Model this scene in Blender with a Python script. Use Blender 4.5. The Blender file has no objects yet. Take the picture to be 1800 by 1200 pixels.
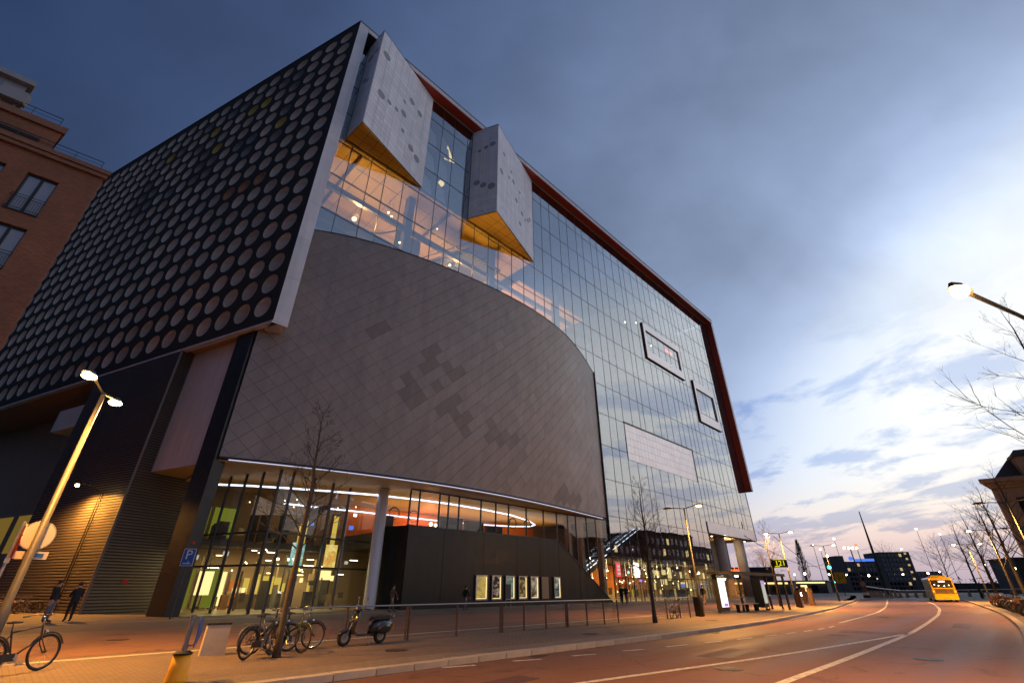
import bpy, math, random
import numpy as np
from mathutils import Vector, Matrix

random.seed(11)
SC = bpy.context.scene
COL = SC.collection
PI = math.pi
RAD = math.radians

# ---------------------------------------------------------------- camera
cam_d = bpy.data.cameras.new('camera')
cam_d.sensor_width = 36.0
cam_d.lens = 15.9
cam_d.clip_start = 0.05
cam_d.clip_end = 4000
cam = bpy.data.objects.new('camera', cam_d)
cam.location = (0, 0, 1.6)
cam.rotation_euler = (RAD(90 + 28.52), 0, 0)
COL.objects.link(cam)
SC.camera = cam

# ---------------------------------------------------------------- view and sampling
SC.render.engine = 'CYCLES'
SC.view_settings.view_transform = 'Standard'
SC.view_settings.look = 'None'
SC.view_settings.exposure = 0.0
SC.view_settings.gamma = 1.0
SC.view_settings.use_curve_mapping = False
cy = SC.cycles
cy.use_denoising = True
cy.max_bounces = 7
cy.diffuse_bounces = 3
cy.glossy_bounces = 4
cy.transmission_bounces = 4
cy.transparent_max_bounces = 14
cy.sample_clamp_indirect = 6.0
cy.caustics_reflective = False
cy.caustics_refractive = False

# ---------------------------------------------------------------- sky: dusk, the sun just under the horizon to the right
SUN_AZ = RAD(72)                       # clockwise from +Y
SUN = Vector((math.sin(SUN_AZ) * math.cos(RAD(4)), math.cos(SUN_AZ) * math.cos(RAD(4)), math.sin(RAD(4))))
world = bpy.data.worlds.new('World')
SC.world = world
world.use_nodes = True
wt = world.node_tree
wt.nodes.clear()


class NT:
    """small helper for wiring shader nodes"""
    def __init__(s, tree):
        s.t = tree

    def n(s, kind, **kw):
        nd = s.t.nodes.new(kind)
        for k, v in kw.items():
            setattr(nd, k, v)
        return nd

    def l(s, a, b):
        s.t.links.new(a, b)

    def put(s, sock, v):
        if hasattr(v, 'is_output'):
            s.l(v, sock)
        else:
            sock.default_value = v

    def math(s, op, a, b=None, clamp=False):
        m = s.n('ShaderNodeMath', operation=op)
        m.use_clamp = clamp
        s.put(m.inputs[0], a)
        if b is not None:
            s.put(m.inputs[1], b)
        return m.outputs[0]

    def vmath(s, op, a, b=None):
        m = s.n('ShaderNodeVectorMath', operation=op)
        if op == 'SCALE':
            m.inputs['Scale'].default_value = 1.6
        s.put(m.inputs[0], a)
        if b is not None:
            s.put(m.inputs[1], b)
        return m.outputs['Value'] if op in ('DOT_PRODUCT', 'LENGTH') else m.outputs[0]

    def ramp(s, fac, stops, interp='LINEAR'):
        r = s.n('ShaderNodeValToRGB')
        cr = r.color_ramp
        cr.interpolation = interp
        while len(cr.elements) < len(stops):
            cr.elements.new(0.5)
        for e, (p, c) in zip(cr.elements, stops):
            e.position = p
            e.color = (*c, 1) if len(c) == 3 else c
        s.put(r.inputs[0], fac)
        return r.outputs[0]

    def mix(s, fac, a, b, blend='MIX'):
        m = s.n('ShaderNodeMix', data_type='RGBA', blend_type=blend)
        s.put(m.inputs[0], fac)
        s.put(m.inputs[6], a)
        s.put(m.inputs[7], b)
        return m.outputs[2]

    def maprange(s, v, a, b, c, d, smooth=False):
        m = s.n('ShaderNodeMapRange')
        m.interpolation_type = 'SMOOTHSTEP' if smooth else 'LINEAR'
        for i, x in enumerate((v, a, b, c, d)):
            s.put(m.inputs[i], x)
        return m.outputs[0]

    def noise(s, vec, scale, detail=3, rough=0.55, dist=0.0):
        n = s.n('ShaderNodeTexNoise')
        if vec is not None:
            s.l(vec, n.inputs['Vector'])
        n.inputs['Scale'].default_value = scale
        n.inputs['Detail'].default_value = detail
        n.inputs['Roughness'].default_value = rough
        n.inputs['Distortion'].default_value = dist
        return n.outputs['Fac']


w = NT(wt)
tc = w.n('ShaderNodeTexCoord')
direc = tc.outputs['Generated']
sep = w.n('ShaderNodeSeparateXYZ')
w.l(direc, sep.inputs[0])
elev = sep.outputs['Z']
# the afterglow is a wide low arc: closeness = cos(elevation) x a widened cosine of the azimuth difference
hxy = w.vmath('NORMALIZE', w.vmath('MULTIPLY', direc, (1, 1, 0)))
hc_ = w.vmath('DOT_PRODUCT', hxy, (math.sin(SUN_AZ), math.cos(SUN_AZ), 0))
hw_ = w.math('SQRT', w.math('MAXIMUM', w.math('MULTIPLY', w.math('ADD', hc_, 1.0), 0.5), 0.0))
cose = w.math('SQRT', w.math('MAXIMUM', w.math('SUBTRACT', 1.0, w.math('MULTIPLY', elev, elev)), 0.0))
near = w.math('MULTIPLY', cose, w.math('MULTIPLY', w.math('ADD', hc_, hw_), 0.5))
near01 = w.maprange(near, -1, 1, 0, 1)
glow = w.ramp(near01, [
    (0.20, (0.017, 0.028, 0.068)), (0.43, (0.025, 0.044, 0.106)), (0.53, (0.056, 0.086, 0.178)), (0.63, (0.105, 0.148, 0.262)),
    (0.76, (0.185, 0.240, 0.375)), (0.855, (0.275, 0.348, 0.510)), (0.880, (0.36, 0.445, 0.64)),
    (0.900, (0.52, 0.63, 0.86)), (0.921, (0.78, 0.87, 1.0)), (0.942, (0.97, 1.0, 1.03)), (1.0, (1.08, 1.06, 1.0))])
# warm band low over the horizon, only around the afterglow
warm_amt = w.math('MULTIPLY', w.maprange(elev, 0.02, 0.23, 1, 0, True), w.maprange(near, 0.25, 0.80, 0, 1, True))
warm = w.ramp(w.maprange(elev, 0.0, 0.24, 0, 1), [
    (0.0, (0.46, 0.41, 0.50)), (0.16, (0.60, 0.49, 0.55)), (0.30, (0.86, 0.63, 0.58)), (0.50, (0.98, 0.80, 0.66)), (1.0, (1.0, 0.96, 0.90))])
sky = w.mix(warm_amt, glow, warm)
# cloud sheet: the direction projected on a flat layer overhead
den = w.math('ADD', w.math('MAXIMUM', elev, 0.0), 0.10)
cx = w.math('DIVIDE', sep.outputs['X'], den)
cyy = w.math('DIVIDE', sep.outputs['Y'], den)
comb = w.n('ShaderNodeCombineXYZ')
w.l(cx, comb.inputs[0])
w.l(cyy, comb.inputs[1])
rot = w.n('ShaderNodeMapping')
w.l(comb.outputs[0], rot.inputs[0])
rot.inputs['Rotation'].default_value = (0, 0, RAD(38))
rot.inputs['Scale'].default_value = (1.25, 0.80, 1)
rot.inputs['Location'].default_value = (3.3, 1.9, 0)
cl = w.noise(rot.outputs[0], 1.9, 7, 0.60, 0.25)
cl2 = w.noise(rot.outputs[0], 0.7, 2, 0.5, 0.0)
cl = w.math('ADD', w.math('MULTIPLY', cl, 0.72), w.math('MULTIPLY', cl2, 0.28))
cl_mask = w.maprange(cl, 0.475, 0.575, 0, 1, True)
cl_band = w.math('MULTIPLY', w.maprange(elev, 0.02, 0.07, 0, 1, True), w.maprange(elev, 0.30, 0.46, 1, 0.0, True))
cl_fac = w.math('MULTIPLY', w.math('MULTIPLY', cl_mask, cl_band), 0.85)
sky = w.mix(cl_fac, sky, w.mix(1.0, sky, (0.54, 0.64, 0.86, 1), 'MULTIPLY'))
# broken mottling of the high overcast
dmap = w.n('ShaderNodeMapping')
w.l(direc, dmap.inputs[0])
dmap.inputs['Rotation'].default_value = (0.4, 0.2, 0.6)
dmap.inputs['Scale'].default_value = (1.0, 1.7, 1.4)
soft = w.noise(dmap.outputs[0], 2.7, 5, 0.52, 0.15)
soft_m = w.maprange(soft, 0.32, 0.70, 0.86, 1.20)
sky_v = w.n('ShaderNodeHueSaturation')
sky_v.inputs['Saturation'].default_value = 1.06
w.l(sky, sky_v.inputs['Color'])
w.l(soft_m, sky_v.inputs['Value'])
sky = w.mix(w.maprange(elev, 0.2, 0.5, 0, 1, True), sky, sky_v.outputs[0])
nish = w.n('ShaderNodeTexSky', sky_type='NISHITA')
nish.sun_disc = False
nish.sun_elevation = RAD(0.6)
nish.sun_rotation = SUN_AZ
bg1 = w.n('ShaderNodeBackground')
w.l(sky, bg1.inputs[0])
bg1.inputs[1].default_value = 1.0
bg2 = w.n('ShaderNodeBackground')
w.l(nish.outputs[0], bg2.inputs[0])
bg2.inputs[1].default_value = 0.02
addw = w.n('ShaderNodeAddShader')
w.l(bg1.outputs[0], addw.inputs[0])
w.l(bg2.outputs[0], addw.inputs[1])
wout = w.n('ShaderNodeOutputWorld')
w.l(addw.outputs[0], wout.inputs[0])

# the last light of the sun, very weak and soft
sun_d = bpy.data.lights.new('sun', 'SUN')
sun_d.energy = 0.03
sun_d.angle = RAD(50)
sun_d.color = (1.0, 0.80, 0.66)
sun_o = bpy.data.objects.new('sun', sun_d)
sun_o.rotation_euler = (-Vector((math.sin(SUN_AZ), math.cos(SUN_AZ), math.tan(RAD(7))))).to_track_quat('-Z', 'Y').to_euler()
sun_o.location = (60, 40, 40)
COL.objects.link(sun_o)

# ---------------------------------------------------------------- the street frame: u runs along the long glass front, n out from it
AZ = RAD(44.848)
G0 = (13.07, 65.48)
UD = (math.sin(AZ), math.cos(AZ))
ND = (math.cos(AZ), -math.sin(AZ))
ROTU = PI / 2 - AZ                     # turns local x into the u direction (local y is then -n)


def F(u, n, z=0.0):
    return Vector((G0[0] + UD[0] * u + ND[0] * n, G0[1] + UD[1] * u + ND[1] * n, z))


# ---------------------------------------------------------------- materials
def mat(name, col, rough=0.6, metal=0.0, noise=None, bump=None, emit=None, spec=0.5, island=0.0, objrand=0.0, coat=0.0, streak=0.0):
    m = bpy.data.materials.new(name)
    m.use_nodes = True
    t = NT(m.node_tree)
    b = m.node_tree.nodes['Principled BSDF']
    b.inputs['Base Color'].default_value = (*col, 1)
    b.inputs['Roughness'].default_value = rough
    b.inputs['Metallic'].default_value = metal
    b.inputs['Specular IOR Level'].default_value = spec
    if coat:
        b.inputs['Coat Weight'].default_value = coat
        b.inputs['Coat Roughness'].default_value = 0.08
    co = t.n('ShaderNodeTexCoord').outputs['Object'] if (noise or bump or streak) else None
    val = None
    if noise:
        nz = t.noise(co, noise[0], 5, 0.6)
        val = t.maprange(nz, 0.25, 0.75, 1 - noise[1], 1 + noise[1])
        rr = t.maprange(nz, 0.3, 0.7, max(0.03, rough - 0.10), min(1, rough + 0.10))
        t.l(rr, b.inputs['Roughness'])
    if streak:                                   # rain streaks running down the face
        mp = t.n('ShaderNodeMapping')
        t.l(co, mp.inputs[0])
        mp.inputs['Scale'].default_value = (1.6, 1.6, 0.07)
        sv = t.maprange(t.noise(mp.outputs[0], 1.0, 5, 0.65), 0.35, 0.68, 1 + streak, 1 - streak)
        val = sv if val is None else t.math('MULTIPLY', val, sv)
    if island:
        g = t.n('ShaderNodeNewGeometry')
        iv = t.maprange(g.outputs['Random Per Island'], 0, 1, 1 - island, 1 + island)
        val = iv if val is None else t.math('MULTIPLY', val, iv)
    if objrand:
        g = t.n('ShaderNodeObjectInfo')
        iv = t.maprange(g.outputs['Random'], 0, 1, 1 - objrand, 1 + objrand)
        val = iv if val is None else t.math('MULTIPLY', val, iv)
    if val is not None:
        h = t.n('ShaderNodeHueSaturation')
        h.inputs['Color'].default_value = (*col, 1)
        t.l(val, h.inputs['Value'])
        t.l(h.outputs[0], b.inputs['Base Color'])
    if bump:
        bz = t.noise(co, bump[0], 4, 0.6)
        bn = t.n('ShaderNodeBump')
        bn.inputs['Strength'].default_value = bump[1]
        bn.inputs['Distance'].default_value = 0.02
        t.l(bz, bn.inputs['Height'])
        t.l(bn.outputs[0], b.inputs['Normal'])
    if emit:
        b.inputs['Emission Color'].default_value = (*emit[0], 1)
        b.inputs['Emission Strength'].default_value = emit[1]
    return m


def glow_mat(name, col, strength):
    m = bpy.data.materials.new(name)
    m.use_nodes = True
    t = NT(m.node_tree)
    m.node_tree.nodes.remove(m.node_tree.nodes['Principled BSDF'])
    e = t.n('ShaderNodeEmission')
    e.inputs[0].default_value = (*col, 1)
    e.inputs[1].default_value = strength
    t.l(e.outputs[0], m.node_tree.nodes['Material Output'].inputs[0])
    return m


def glass_mat(name, tint, base=0.04, rough=0.0, refl=(1, 1, 1), wobble=0.0):
    m = bpy.data.materials.new(name)
    m.use_nodes = True
    t = NT(m.node_tree)
    m.node_tree.nodes.remove(m.node_tree.nodes['Principled BSDF'])
    tr = t.n('ShaderNodeBsdfTransparent')
    tr.inputs[0].default_value = (*tint, 1)
    gl = t.n('ShaderNodeBsdfGlossy')
    gl.inputs['Color'].default_value = (*refl, 1)
    gl.inputs['Roughness'].default_value = rough
    lw = t.n('ShaderNodeLayerWeight')
    lw.inputs['Blend'].default_value = 0.5
    if wobble:
        co = t.n('ShaderNodeTexCoord').outputs['Object']
        nz = t.noise(co, 0.35, 1, 0.4)
        bn = t.n('ShaderNodeBump')
        bn.inputs['Strength'].default_value = wobble
        bn.inputs['Distance'].default_value = 0.05
        t.l(nz, bn.inputs['Height'])
        t.l(bn.outputs[0], gl.inputs['Normal'])
    f = t.math('ADD', t.math('MULTIPLY', t.math('POWER', lw.outputs['Facing'], 4.5), 1 - base), base, True)   # Schlick, the same from both sides
    mx = t.n('ShaderNodeMixShader')
    t.l(f, mx.inputs[0])
    t.l(tr.outputs[0], mx.inputs[1])
    t.l(gl.outputs[0], mx.inputs[2])
    t.l(mx.outputs[0], m.node_tree.nodes['Material Output'].inputs[0])
    return m


def brick_mat(name, c1, c2, mortar, scale, bw, bh, mort=0.012, rough=0.85, bump=0.5, xyz=False, noise=0.25):
    """small units laid in bond; xyz: wall mapping (x along, z up), else ground mapping (x, y)"""
    m = bpy.data.materials.new(name)
    m.use_nodes = True
    t = NT(m.node_tree)
    b = m.node_tree.nodes['Principled BSDF']
    co = t.n('ShaderNodeTexCoord').outputs['Object']
    v = co
    if xyz:
        s = t.n('ShaderNodeSeparateXYZ')
        t.l(co, s.inputs[0])
        c = t.n('ShaderNodeCombineXYZ')
        t.l(t.math('ADD', s.outputs[0], s.outputs[1]), c.inputs[0])
        t.l(s.outputs[2], c.inputs[1])
        v = c.outputs[0]
    br = t.n('ShaderNodeTexBrick')
    t.l(v, br.inputs['Vector'])
    br.inputs['Color1'].default_value = (*c1, 1)
    br.inputs['Color2'].default_value = (*c2, 1)
    br.inputs['Mortar'].default_value = (*mortar, 1)
    br.inputs['Scale'].default_value = scale
    br.inputs['Mortar Size'].default_value = mort
    br.inputs['Brick Width'].default_value = bw
    br.inputs['Row Height'].default_value = bh
    nz = t.noise(co, 0.45, 6, 0.65)
    h = t.n('ShaderNodeHueSaturation')
    t.l(br.outputs['Color'], h.inputs['Color'])
    t.l(t.maprange(nz, 0.25, 0.75, 1 - noise, 1 + noise), h.inputs['Value'])
    t.l(h.outputs[0], b.inputs['Base Color'])
    b.inputs['Roughness'].default_value = rough
    t.l(t.maprange(nz, 0.3, 0.7, rough - 0.12, min(1, rough + 0.1)), b.inputs['Roughness'])
    bn = t.n('ShaderNodeBump')
    bn.inputs['Strength'].default_value = bump
    bn.inputs['Distance'].default_value = 0.01
    bn.invert = True
    t.l(br.outputs['Fac'], bn.inputs['Height'])
    t.l(bn.outputs[0], b.inputs['Normal'])
    return m


def asphalt_mat(name, col, worn, rough=0.75):
    m = bpy.data.materials.new(name)
    m.use_nodes = True
    t = NT(m.node_tree)
    b = m.node_tree.nodes['Principled BSDF']
    co = t.n('ShaderNodeTexCoord').outputs['Object']
    big = t.noise(co, 0.22, 5, 0.6, 0.4)
    mp = t.n('ShaderNodeMapping')
    t.l(co, mp.inputs[0])
    mp.inputs['Scale'].default_value = (0.035, 0.9, 1)        # long wheel tracks along the lane
    trk = t.noise(mp.outputs[0], 1.0, 4, 0.6)
    fine = t.noise(co, 38, 2, 0.7)
    c = t.mix(t.maprange(big, 0.3, 0.7, 0, 1), (*col, 1), (*worn, 1))
    c = t.mix(t.maprange(trk, 0.52, 0.72, 0, 0.45, True), c, (col[0] * 0.5, col[1] * 0.55, col[2] * 0.6, 1))
    h = t.n('ShaderNodeHueSaturation')
    t.l(c, h.inputs['Color'])
    t.l(t.maprange(fine, 0.25, 0.75, 0.72, 1.28), h.inputs['Value'])
    t.l(h.outputs[0], b.inputs['Base Color'])
    t.l(t.maprange(trk, 0.3, 0.7, rough, rough - 0.2), b.inputs['Roughness'])
    vo = t.n('ShaderNodeTexVoronoi')
    vo.feature = 'DISTANCE_TO_EDGE'
    vo.inputs['Scale'].default_value = 0.16
    wob = t.n('ShaderNodeTexNoise')
    wob.inputs['Scale'].default_value = 0.8
    wob.inputs['Detail'].default_value = 6
    t.l(co, wob.inputs['Vector'])
    t.l(t.vmath('ADD', co, t.vmath('SCALE', wob.outputs['Color'])), vo.inputs['Vector'])
    crack = t.maprange(vo.outputs['Distance'], 0.0, 0.006, 1, 0)
    crack = t.math('MULTIPLY', crack, t.maprange(t.noise(co, 0.12, 2), 0.46, 0.58, 0, 1))
    stain = t.maprange(t.noise(co, 0.9, 7, 0.7, 1.0), 0.54, 0.70, 0, 0.62, True)
    dk = t.mix(t.math('MAXIMUM', stain, t.math('MULTIPLY', crack, 0.8)), h.outputs[0], (col[0] * 0.30, col[1] * 0.33, col[2] * 0.36, 1))
    t.l(dk, b.inputs['Base Color'])
    bn = t.n('ShaderNodeBump')
    bn.inputs['Strength'].default_value = 0.35
    bn.inputs['Distance'].default_value = 0.01
    t.l(fine, bn.inputs['Height'])
    t.l(bn.outputs[0], b.inputs['Normal'])
    return m


M = {}
M['dark_clad'] = mat('dark_cladding', (0.044, 0.039, 0.034), 0.75, noise=(0.5, 0.3), spec=0.2)
M['dish'] = mat('dish', (0.52, 0.425, 0.34), 0.55, noise=(2.5, 0.2), objrand=0.22)
M['dish_dirty'] = mat('dish_dirty', (0.20, 0.18, 0.17), 0.6, noise=(2.0, 0.4))
M['dish_yellow'] = mat('dish_yellow', (0.48, 0.33, 0.05), 0.5, noise=(2, 0.2))
M['dish_rust'] = mat('dish_rust', (0.36, 0.17, 0.08), 0.6, noise=(2, 0.4))
M['fascia'] = mat('fascia', (0.64, 0.635, 0.67), 0.45, noise=(0.8, 0.08), objrand=0.07, streak=0.09)
M['drum_back'] = mat('drum_backing', (0.035, 0.03, 0.03), 0.7)
M['joint'] = mat('joint_dark', (0.05, 0.05, 0.055), 0.7)
M['red'] = mat('red_panel', (0.50, 0.075, 0.030), 0.5, noise=(0.4, 0.10))
M['red_dark'] = mat('red_panel_dark', (0.24, 0.045, 0.022), 0.5, noise=(0.5, 0.15))
M['tile_white'] = mat('white_tile', (0.80, 0.80, 0.83), 0.4, noise=(1.5, 0.06), objrand=0.07, island=0.06, streak=0.10)
M['spot_grey'] = mat('grey_spot', (0.30, 0.31, 0.36), 0.5)
M['gold'] = mat('golden_soffit', (0.62, 0.33, 0.04), 0.45, noise=(0.7, 0.12))
M['drum'] = mat('drum_tile', (0.300, 0.260, 0.236), 0.42, metal=0.0, noise=(0.35, 0.12), island=0.09, spec=0.6, streak=0.10)
M['drum_dark'] = mat('drum_tile_dark', (0.218, 0.182, 0.163), 0.45, island=0.10, spec=0.6, streak=0.10)
M['drum_light'] = mat('drum_tile_light', (0.325, 0.29, 0.275), 0.42, island=0.05, spec=0.6)
M['black_metal'] = mat('black_metal', (0.022, 0.022, 0.024), 0.45, metal=0.3, noise=(1.5, 0.2))
M['mullion'] = mat('mullion', (0.055, 0.06, 0.07), 0.4, metal=0.5)
M['glass'] = glass_mat('facade_glass', (0.88, 0.90, 0.90), 0.25, refl=(0.90, 0.94, 1.0), wobble=0.02)
M['glass_low'] = glass_mat('entrance_glass', (0.94, 0.95, 0.94), 0.03)
M['glass_street'] = glass_mat('street_glass', (0.94, 0.95, 0.95), 0.03)
M['white_pan'] = mat('white_panel', (0.84, 0.80, 0.81), 0.36, metal=0.55, noise=(0.9, 0.06), island=0.05, objrand=0.05)
M['concrete'] = mat('concrete', (0.40, 0.38, 0.36), 0.8, noise=(0.8, 0.18), bump=(12, 0.25))
M['soffit'] = mat('canopy_soffit', (0.36, 0.235, 0.12), 0.6, noise=(0.5, 0.08))
M['louvre'] = mat('louvre', (0.135, 0.115, 0.10), 0.45, metal=0.2, noise=(0.8, 0.15), island=0.06)
M['dark_panel'] = mat('dark_panel', (0.010, 0.0095, 0.0095), 0.38, noise=(1.1, 0.35), spec=0.35, streak=0.35)
M['led_dim'] = glow_mat('led_edge', (0.72, 0.74, 1.0), 1.15)
M['rim_dark'] = mat('dark_rim', (0.10, 0.10, 0.10), 0.35, metal=0.8)
M['led'] = glow_mat('led_strip', (0.76, 0.82, 1.0), 2.6)
M['int_wall'] = mat('interior_wall', (0.34, 0.25, 0.17), 0.7, noise=(0.5, 0.15))
M['int_ceiling'] = mat('interior_ceiling', (0.54, 0.33, 0.09), 0.7, noise=(0.4, 0.08))
M['int_orange'] = mat('interior_orange_wall', (0.62, 0.19, 0.05), 0.6, noise=(0.4, 0.15))
M['int_dark'] = mat('interior_dark', (0.045, 0.045, 0.05), 0.6, noise=(0.6, 0.2))
M['int_floor'] = mat('interior_floor', (0.22, 0.17, 0.12), 0.35, noise=(0.6, 0.15))
M['int_steel'] = mat('interior_steel', (0.07, 0.062, 0.066), 0.5, metal=0.2)
M['green_lit'] = glow_mat('green_lit_wall', (0.46, 0.50, 0.05), 0.34)  # lit look put into the colour: these wall panels glow by themselves
M['yellow_lit'] = glow_mat('yellow_lit', (0.98, 0.68, 0.12), 0.75)
M['passage_lit'] = glow_mat('passage_window', (0.80, 0.50, 0.09), 0.20)
M['warm_bulb'] = glow_mat('warm_bulb', (1.0, 0.80, 0.42), 9.0)
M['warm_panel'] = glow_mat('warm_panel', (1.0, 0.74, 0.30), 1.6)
M['white_panel_lit'] = glow_mat('lit_white_sign', (1.0, 0.97, 0.92), 1.7)
M['white_dim'] = glow_mat('dim_white_sign', (0.95, 0.92, 0.80), 0.55)
M['red_sign'] = glow_mat('lit_red_sign', (0.95, 0.10, 0.13), 1.0)
M['neon_red'] = glow_mat('red_neon', (1.0, 0.13, 0.04), 2.6)
M['blue_sign'] = glow_mat('lit_blue_sign', (0.08, 0.22, 0.9), 1.1)
M['purple_sign'] = glow_mat('lit_purple_sign', (0.55, 0.25, 0.9), 1.0)
M['yellow_sign'] = glow_mat('lit_yellow_sign', (0.95, 0.85, 0.08), 1.3)
M['amber'] = glow_mat('amber_display', (1.0, 0.85, 0.0), 1.0)
M['sodium'] = glow_mat('sodium_lamp', (1.0, 0.70, 0.28), 40.0)
M['sodium_far'] = glow_mat('far_lamp', (1.0, 0.84, 0.52), 14.0)
M['white_lamp'] = glow_mat('white_headlamp', (1.0, 0.98, 0.95), 14.0)
M['green_lamp'] = glow_mat('green_signal', (0.05, 0.9, 0.62), 4.0)
M['red_lamp'] = glow_mat('red_light', (1.0, 0.10, 0.04), 4.0)
M['tail'] = glow_mat('tail_light', (1.0, 0.24, 0.06), 3.5)
M['steel'] = mat('galvanised_steel', (0.36, 0.36, 0.37), 0.42, metal=0.75, noise=(6, 0.15))
M['pole_grey'] = mat('pole_grey', (0.075, 0.072, 0.07), 0.5, metal=0.3, noise=(3, 0.15))
M['pole_dark'] = mat('pole_dark', (0.024, 0.023, 0.022), 0.5, metal=0.2, noise=(3, 0.2))
M['rail_steel'] = mat('rail_steel', (0.30, 0.29, 0.28), 0.3, metal=0.8)
M['rust_steel'] = mat('rust_steel', (0.13, 0.075, 0.05), 0.65, noise=(6, 0.3))
M['bark'] = mat('bark', (0.085, 0.068, 0.05), 0.9, noise=(9, 0.35), bump=(22, 0.6))
M['twig'] = mat('twig', (0.060, 0.048, 0.038), 0.9)
M['bark_dark'] = mat('bark_dark', (0.042, 0.036, 0.034), 0.9, noise=(9, 0.3))
M['rubber'] = mat('rubber', (0.018, 0.018, 0.018), 0.8)
M['chrome'] = mat('chrome', (0.62, 0.61, 0.58), 0.18, metal=1.0)
M['bike_black'] = mat('bike_black', (0.020, 0.020, 0.022), 0.3, coat=0.4)
M['bike_grey'] = mat('bike_grey', (0.16, 0.16, 0.17), 0.35, coat=0.3)
M['bike_green'] = mat('bike_green', (0.03, 0.07, 0.045), 0.35, coat=0.3)
M['bike_red'] = mat('bike_red', (0.20, 0.03, 0.025), 0.35, coat=0.3)
M['saddle'] = mat('saddle', (0.025, 0.020, 0.018), 0.55)
M['scooter'] = mat('scooter_paint', (0.022, 0.023, 0.027), 0.18, coat=0.8)
M['scooter_seat'] = mat('scooter_seat', (0.016, 0.016, 0.017), 0.6)
M['road'] = asphalt_mat('red_asphalt', (0.180, 0.076, 0.036), (0.215, 0.100, 0.052))
M['cycle'] = asphalt_mat('cycle_asphalt', (0.200, 0.098, 0.060), (0.225, 0.120, 0.078))
M['paving'] = brick_mat('brick_paving', (0.20, 0.145, 0.105), (0.155, 0.115, 0.088), (0.075, 0.06, 0.05), 1.0, 0.21, 0.105, 0.008, rough=0.8, bump=0.5)
M['paving2'] = brick_mat('slab_paving', (0.215, 0.175, 0.135), (0.185, 0.150, 0.118), (0.09, 0.075, 0.06), 1.0, 0.30, 0.30, 0.007, rough=0.78, bump=0.4)
M['ground'] = asphalt_mat('far_ground', (0.085, 0.072, 0.062), (0.11, 0.09, 0.075))
M['road_patch'] = asphalt_mat('asphalt_patch', (0.105, 0.050, 0.036), (0.13, 0.062, 0.044))
M['far_lit'] = glow_mat('far_lit_window', (1.0, 0.72, 0.34), 0.55)
M['kerb'] = mat('kerb_stone', (0.40, 0.36, 0.32), 0.8, noise=(3, 0.18), bump=(20, 0.3), objrand=0.10)
M['paint'] = mat('road_paint', (0.60, 0.56, 0.49), 0.65, noise=(7, 0.5))
M['brick'] = brick_mat('red_brick', (0.30, 0.098, 0.040), (0.19, 0.062, 0.030), (0.26, 0.17, 0.12), 1.0, 0.23, 0.072, 0.010, rough=0.88, bump=0.6, xyz=True)
M['brick_trim'] = mat('brick_cornice', (0.25, 0.125, 0.078), 0.85, noise=(1.2, 0.2))
M['render_grey'] = mat('grey_render', (0.30, 0.31, 0.33), 0.75, noise=(0.8, 0.12))
M['frame_dark'] = mat('dark_window_frame', (0.018, 0.018, 0.020), 0.5)
M['window_glass'] = glass_mat('window_glass', (0.85, 0.86, 0.88), 0.10)
M['curtain'] = mat('curtain', (0.55, 0.54, 0.56), 0.9)
M['stone'] = mat('old_stone', (0.33, 0.26, 0.18), 0.85, noise=(0.7, 0.22), bump=(6, 0.3))
M['slate'] = mat('slate_roof', (0.06, 0.055, 0.055), 0.7, noise=(1, 0.2))
M['sign_white'] = mat('sign_white', (0.72, 0.71, 0.68), 0.4)
M['sign_back'] = mat('sign_back', (0.56, 0.50, 0.42), 0.5, noise=(3, 0.06))
M['sign_blue'] = mat('sign_blue', (0.015, 0.10, 0.42), 0.4)
M['sign_red'] = mat('sign_red', (0.50, 0.025, 0.02), 0.4)
M['sign_yellow'] = mat('sign_yellow', (0.85, 0.43, 0.015), 0.45)
M['bus_yellow'] = mat('bus_yellow', (0.88, 0.60, 0.03), 0.3, coat=0.5, noise=(0.8, 0.05))
M['bus_dark'] = mat('bus_dark', (0.02, 0.02, 0.022), 0.3)
M['bus_glass'] = glass_mat('bus_glass', (0.30, 0.28, 0.24), 0.05)
M['bus_grey'] = mat('bus_grey', (0.28, 0.20, 0.10), 0.45)
M['skin'] = mat('skin', (0.50, 0.30, 0.21), 0.6)
M['hair'] = mat('hair', (0.030, 0.020, 0.014), 0.7)
M['cloth_black'] = mat('cloth_black', (0.016, 0.016, 0.019), 0.9, noise=(6, 0.3))
M['cloth_navy'] = mat('cloth_navy', (0.026, 0.030, 0.050), 0.9, noise=(6, 0.3))
M['cloth_grey'] = mat('cloth_grey', (0.13, 0.12, 0.12), 0.9, noise=(6, 0.25))
M['cloth_brown'] = mat('cloth_brown', (0.16, 0.09, 0.055), 0.9, noise=(6, 0.25))
M['cloth_green'] = mat('cloth_green', (0.045, 0.055, 0.032), 0.9, noise=(6, 0.25))
M['jeans'] = mat('jeans', (0.13, 0.14, 0.19), 0.9, noise=(9, 0.25))
M['cloth_tan'] = mat('cloth_tan', (0.36, 0.27, 0.18), 0.9, noise=(6, 0.2))
M['shoe'] = mat('shoe', (0.02, 0.018, 0.016), 0.6)
M['far_block'] = mat('far_block', (0.055, 0.060, 0.072), 0.7, noise=(0.08, 0.3))
M['far_pane'] = glass_mat('far_pane', (0.05, 0.06, 0.08), 0.08)
M['far_green'] = mat('far_greenery', (0.030, 0.032, 0.026), 0.95, noise=(0.3, 0.3))
M['plinth'] = mat('grey_plinth', (0.46, 0.42, 0.37), 0.7, noise=(4, 0.1))


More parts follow.
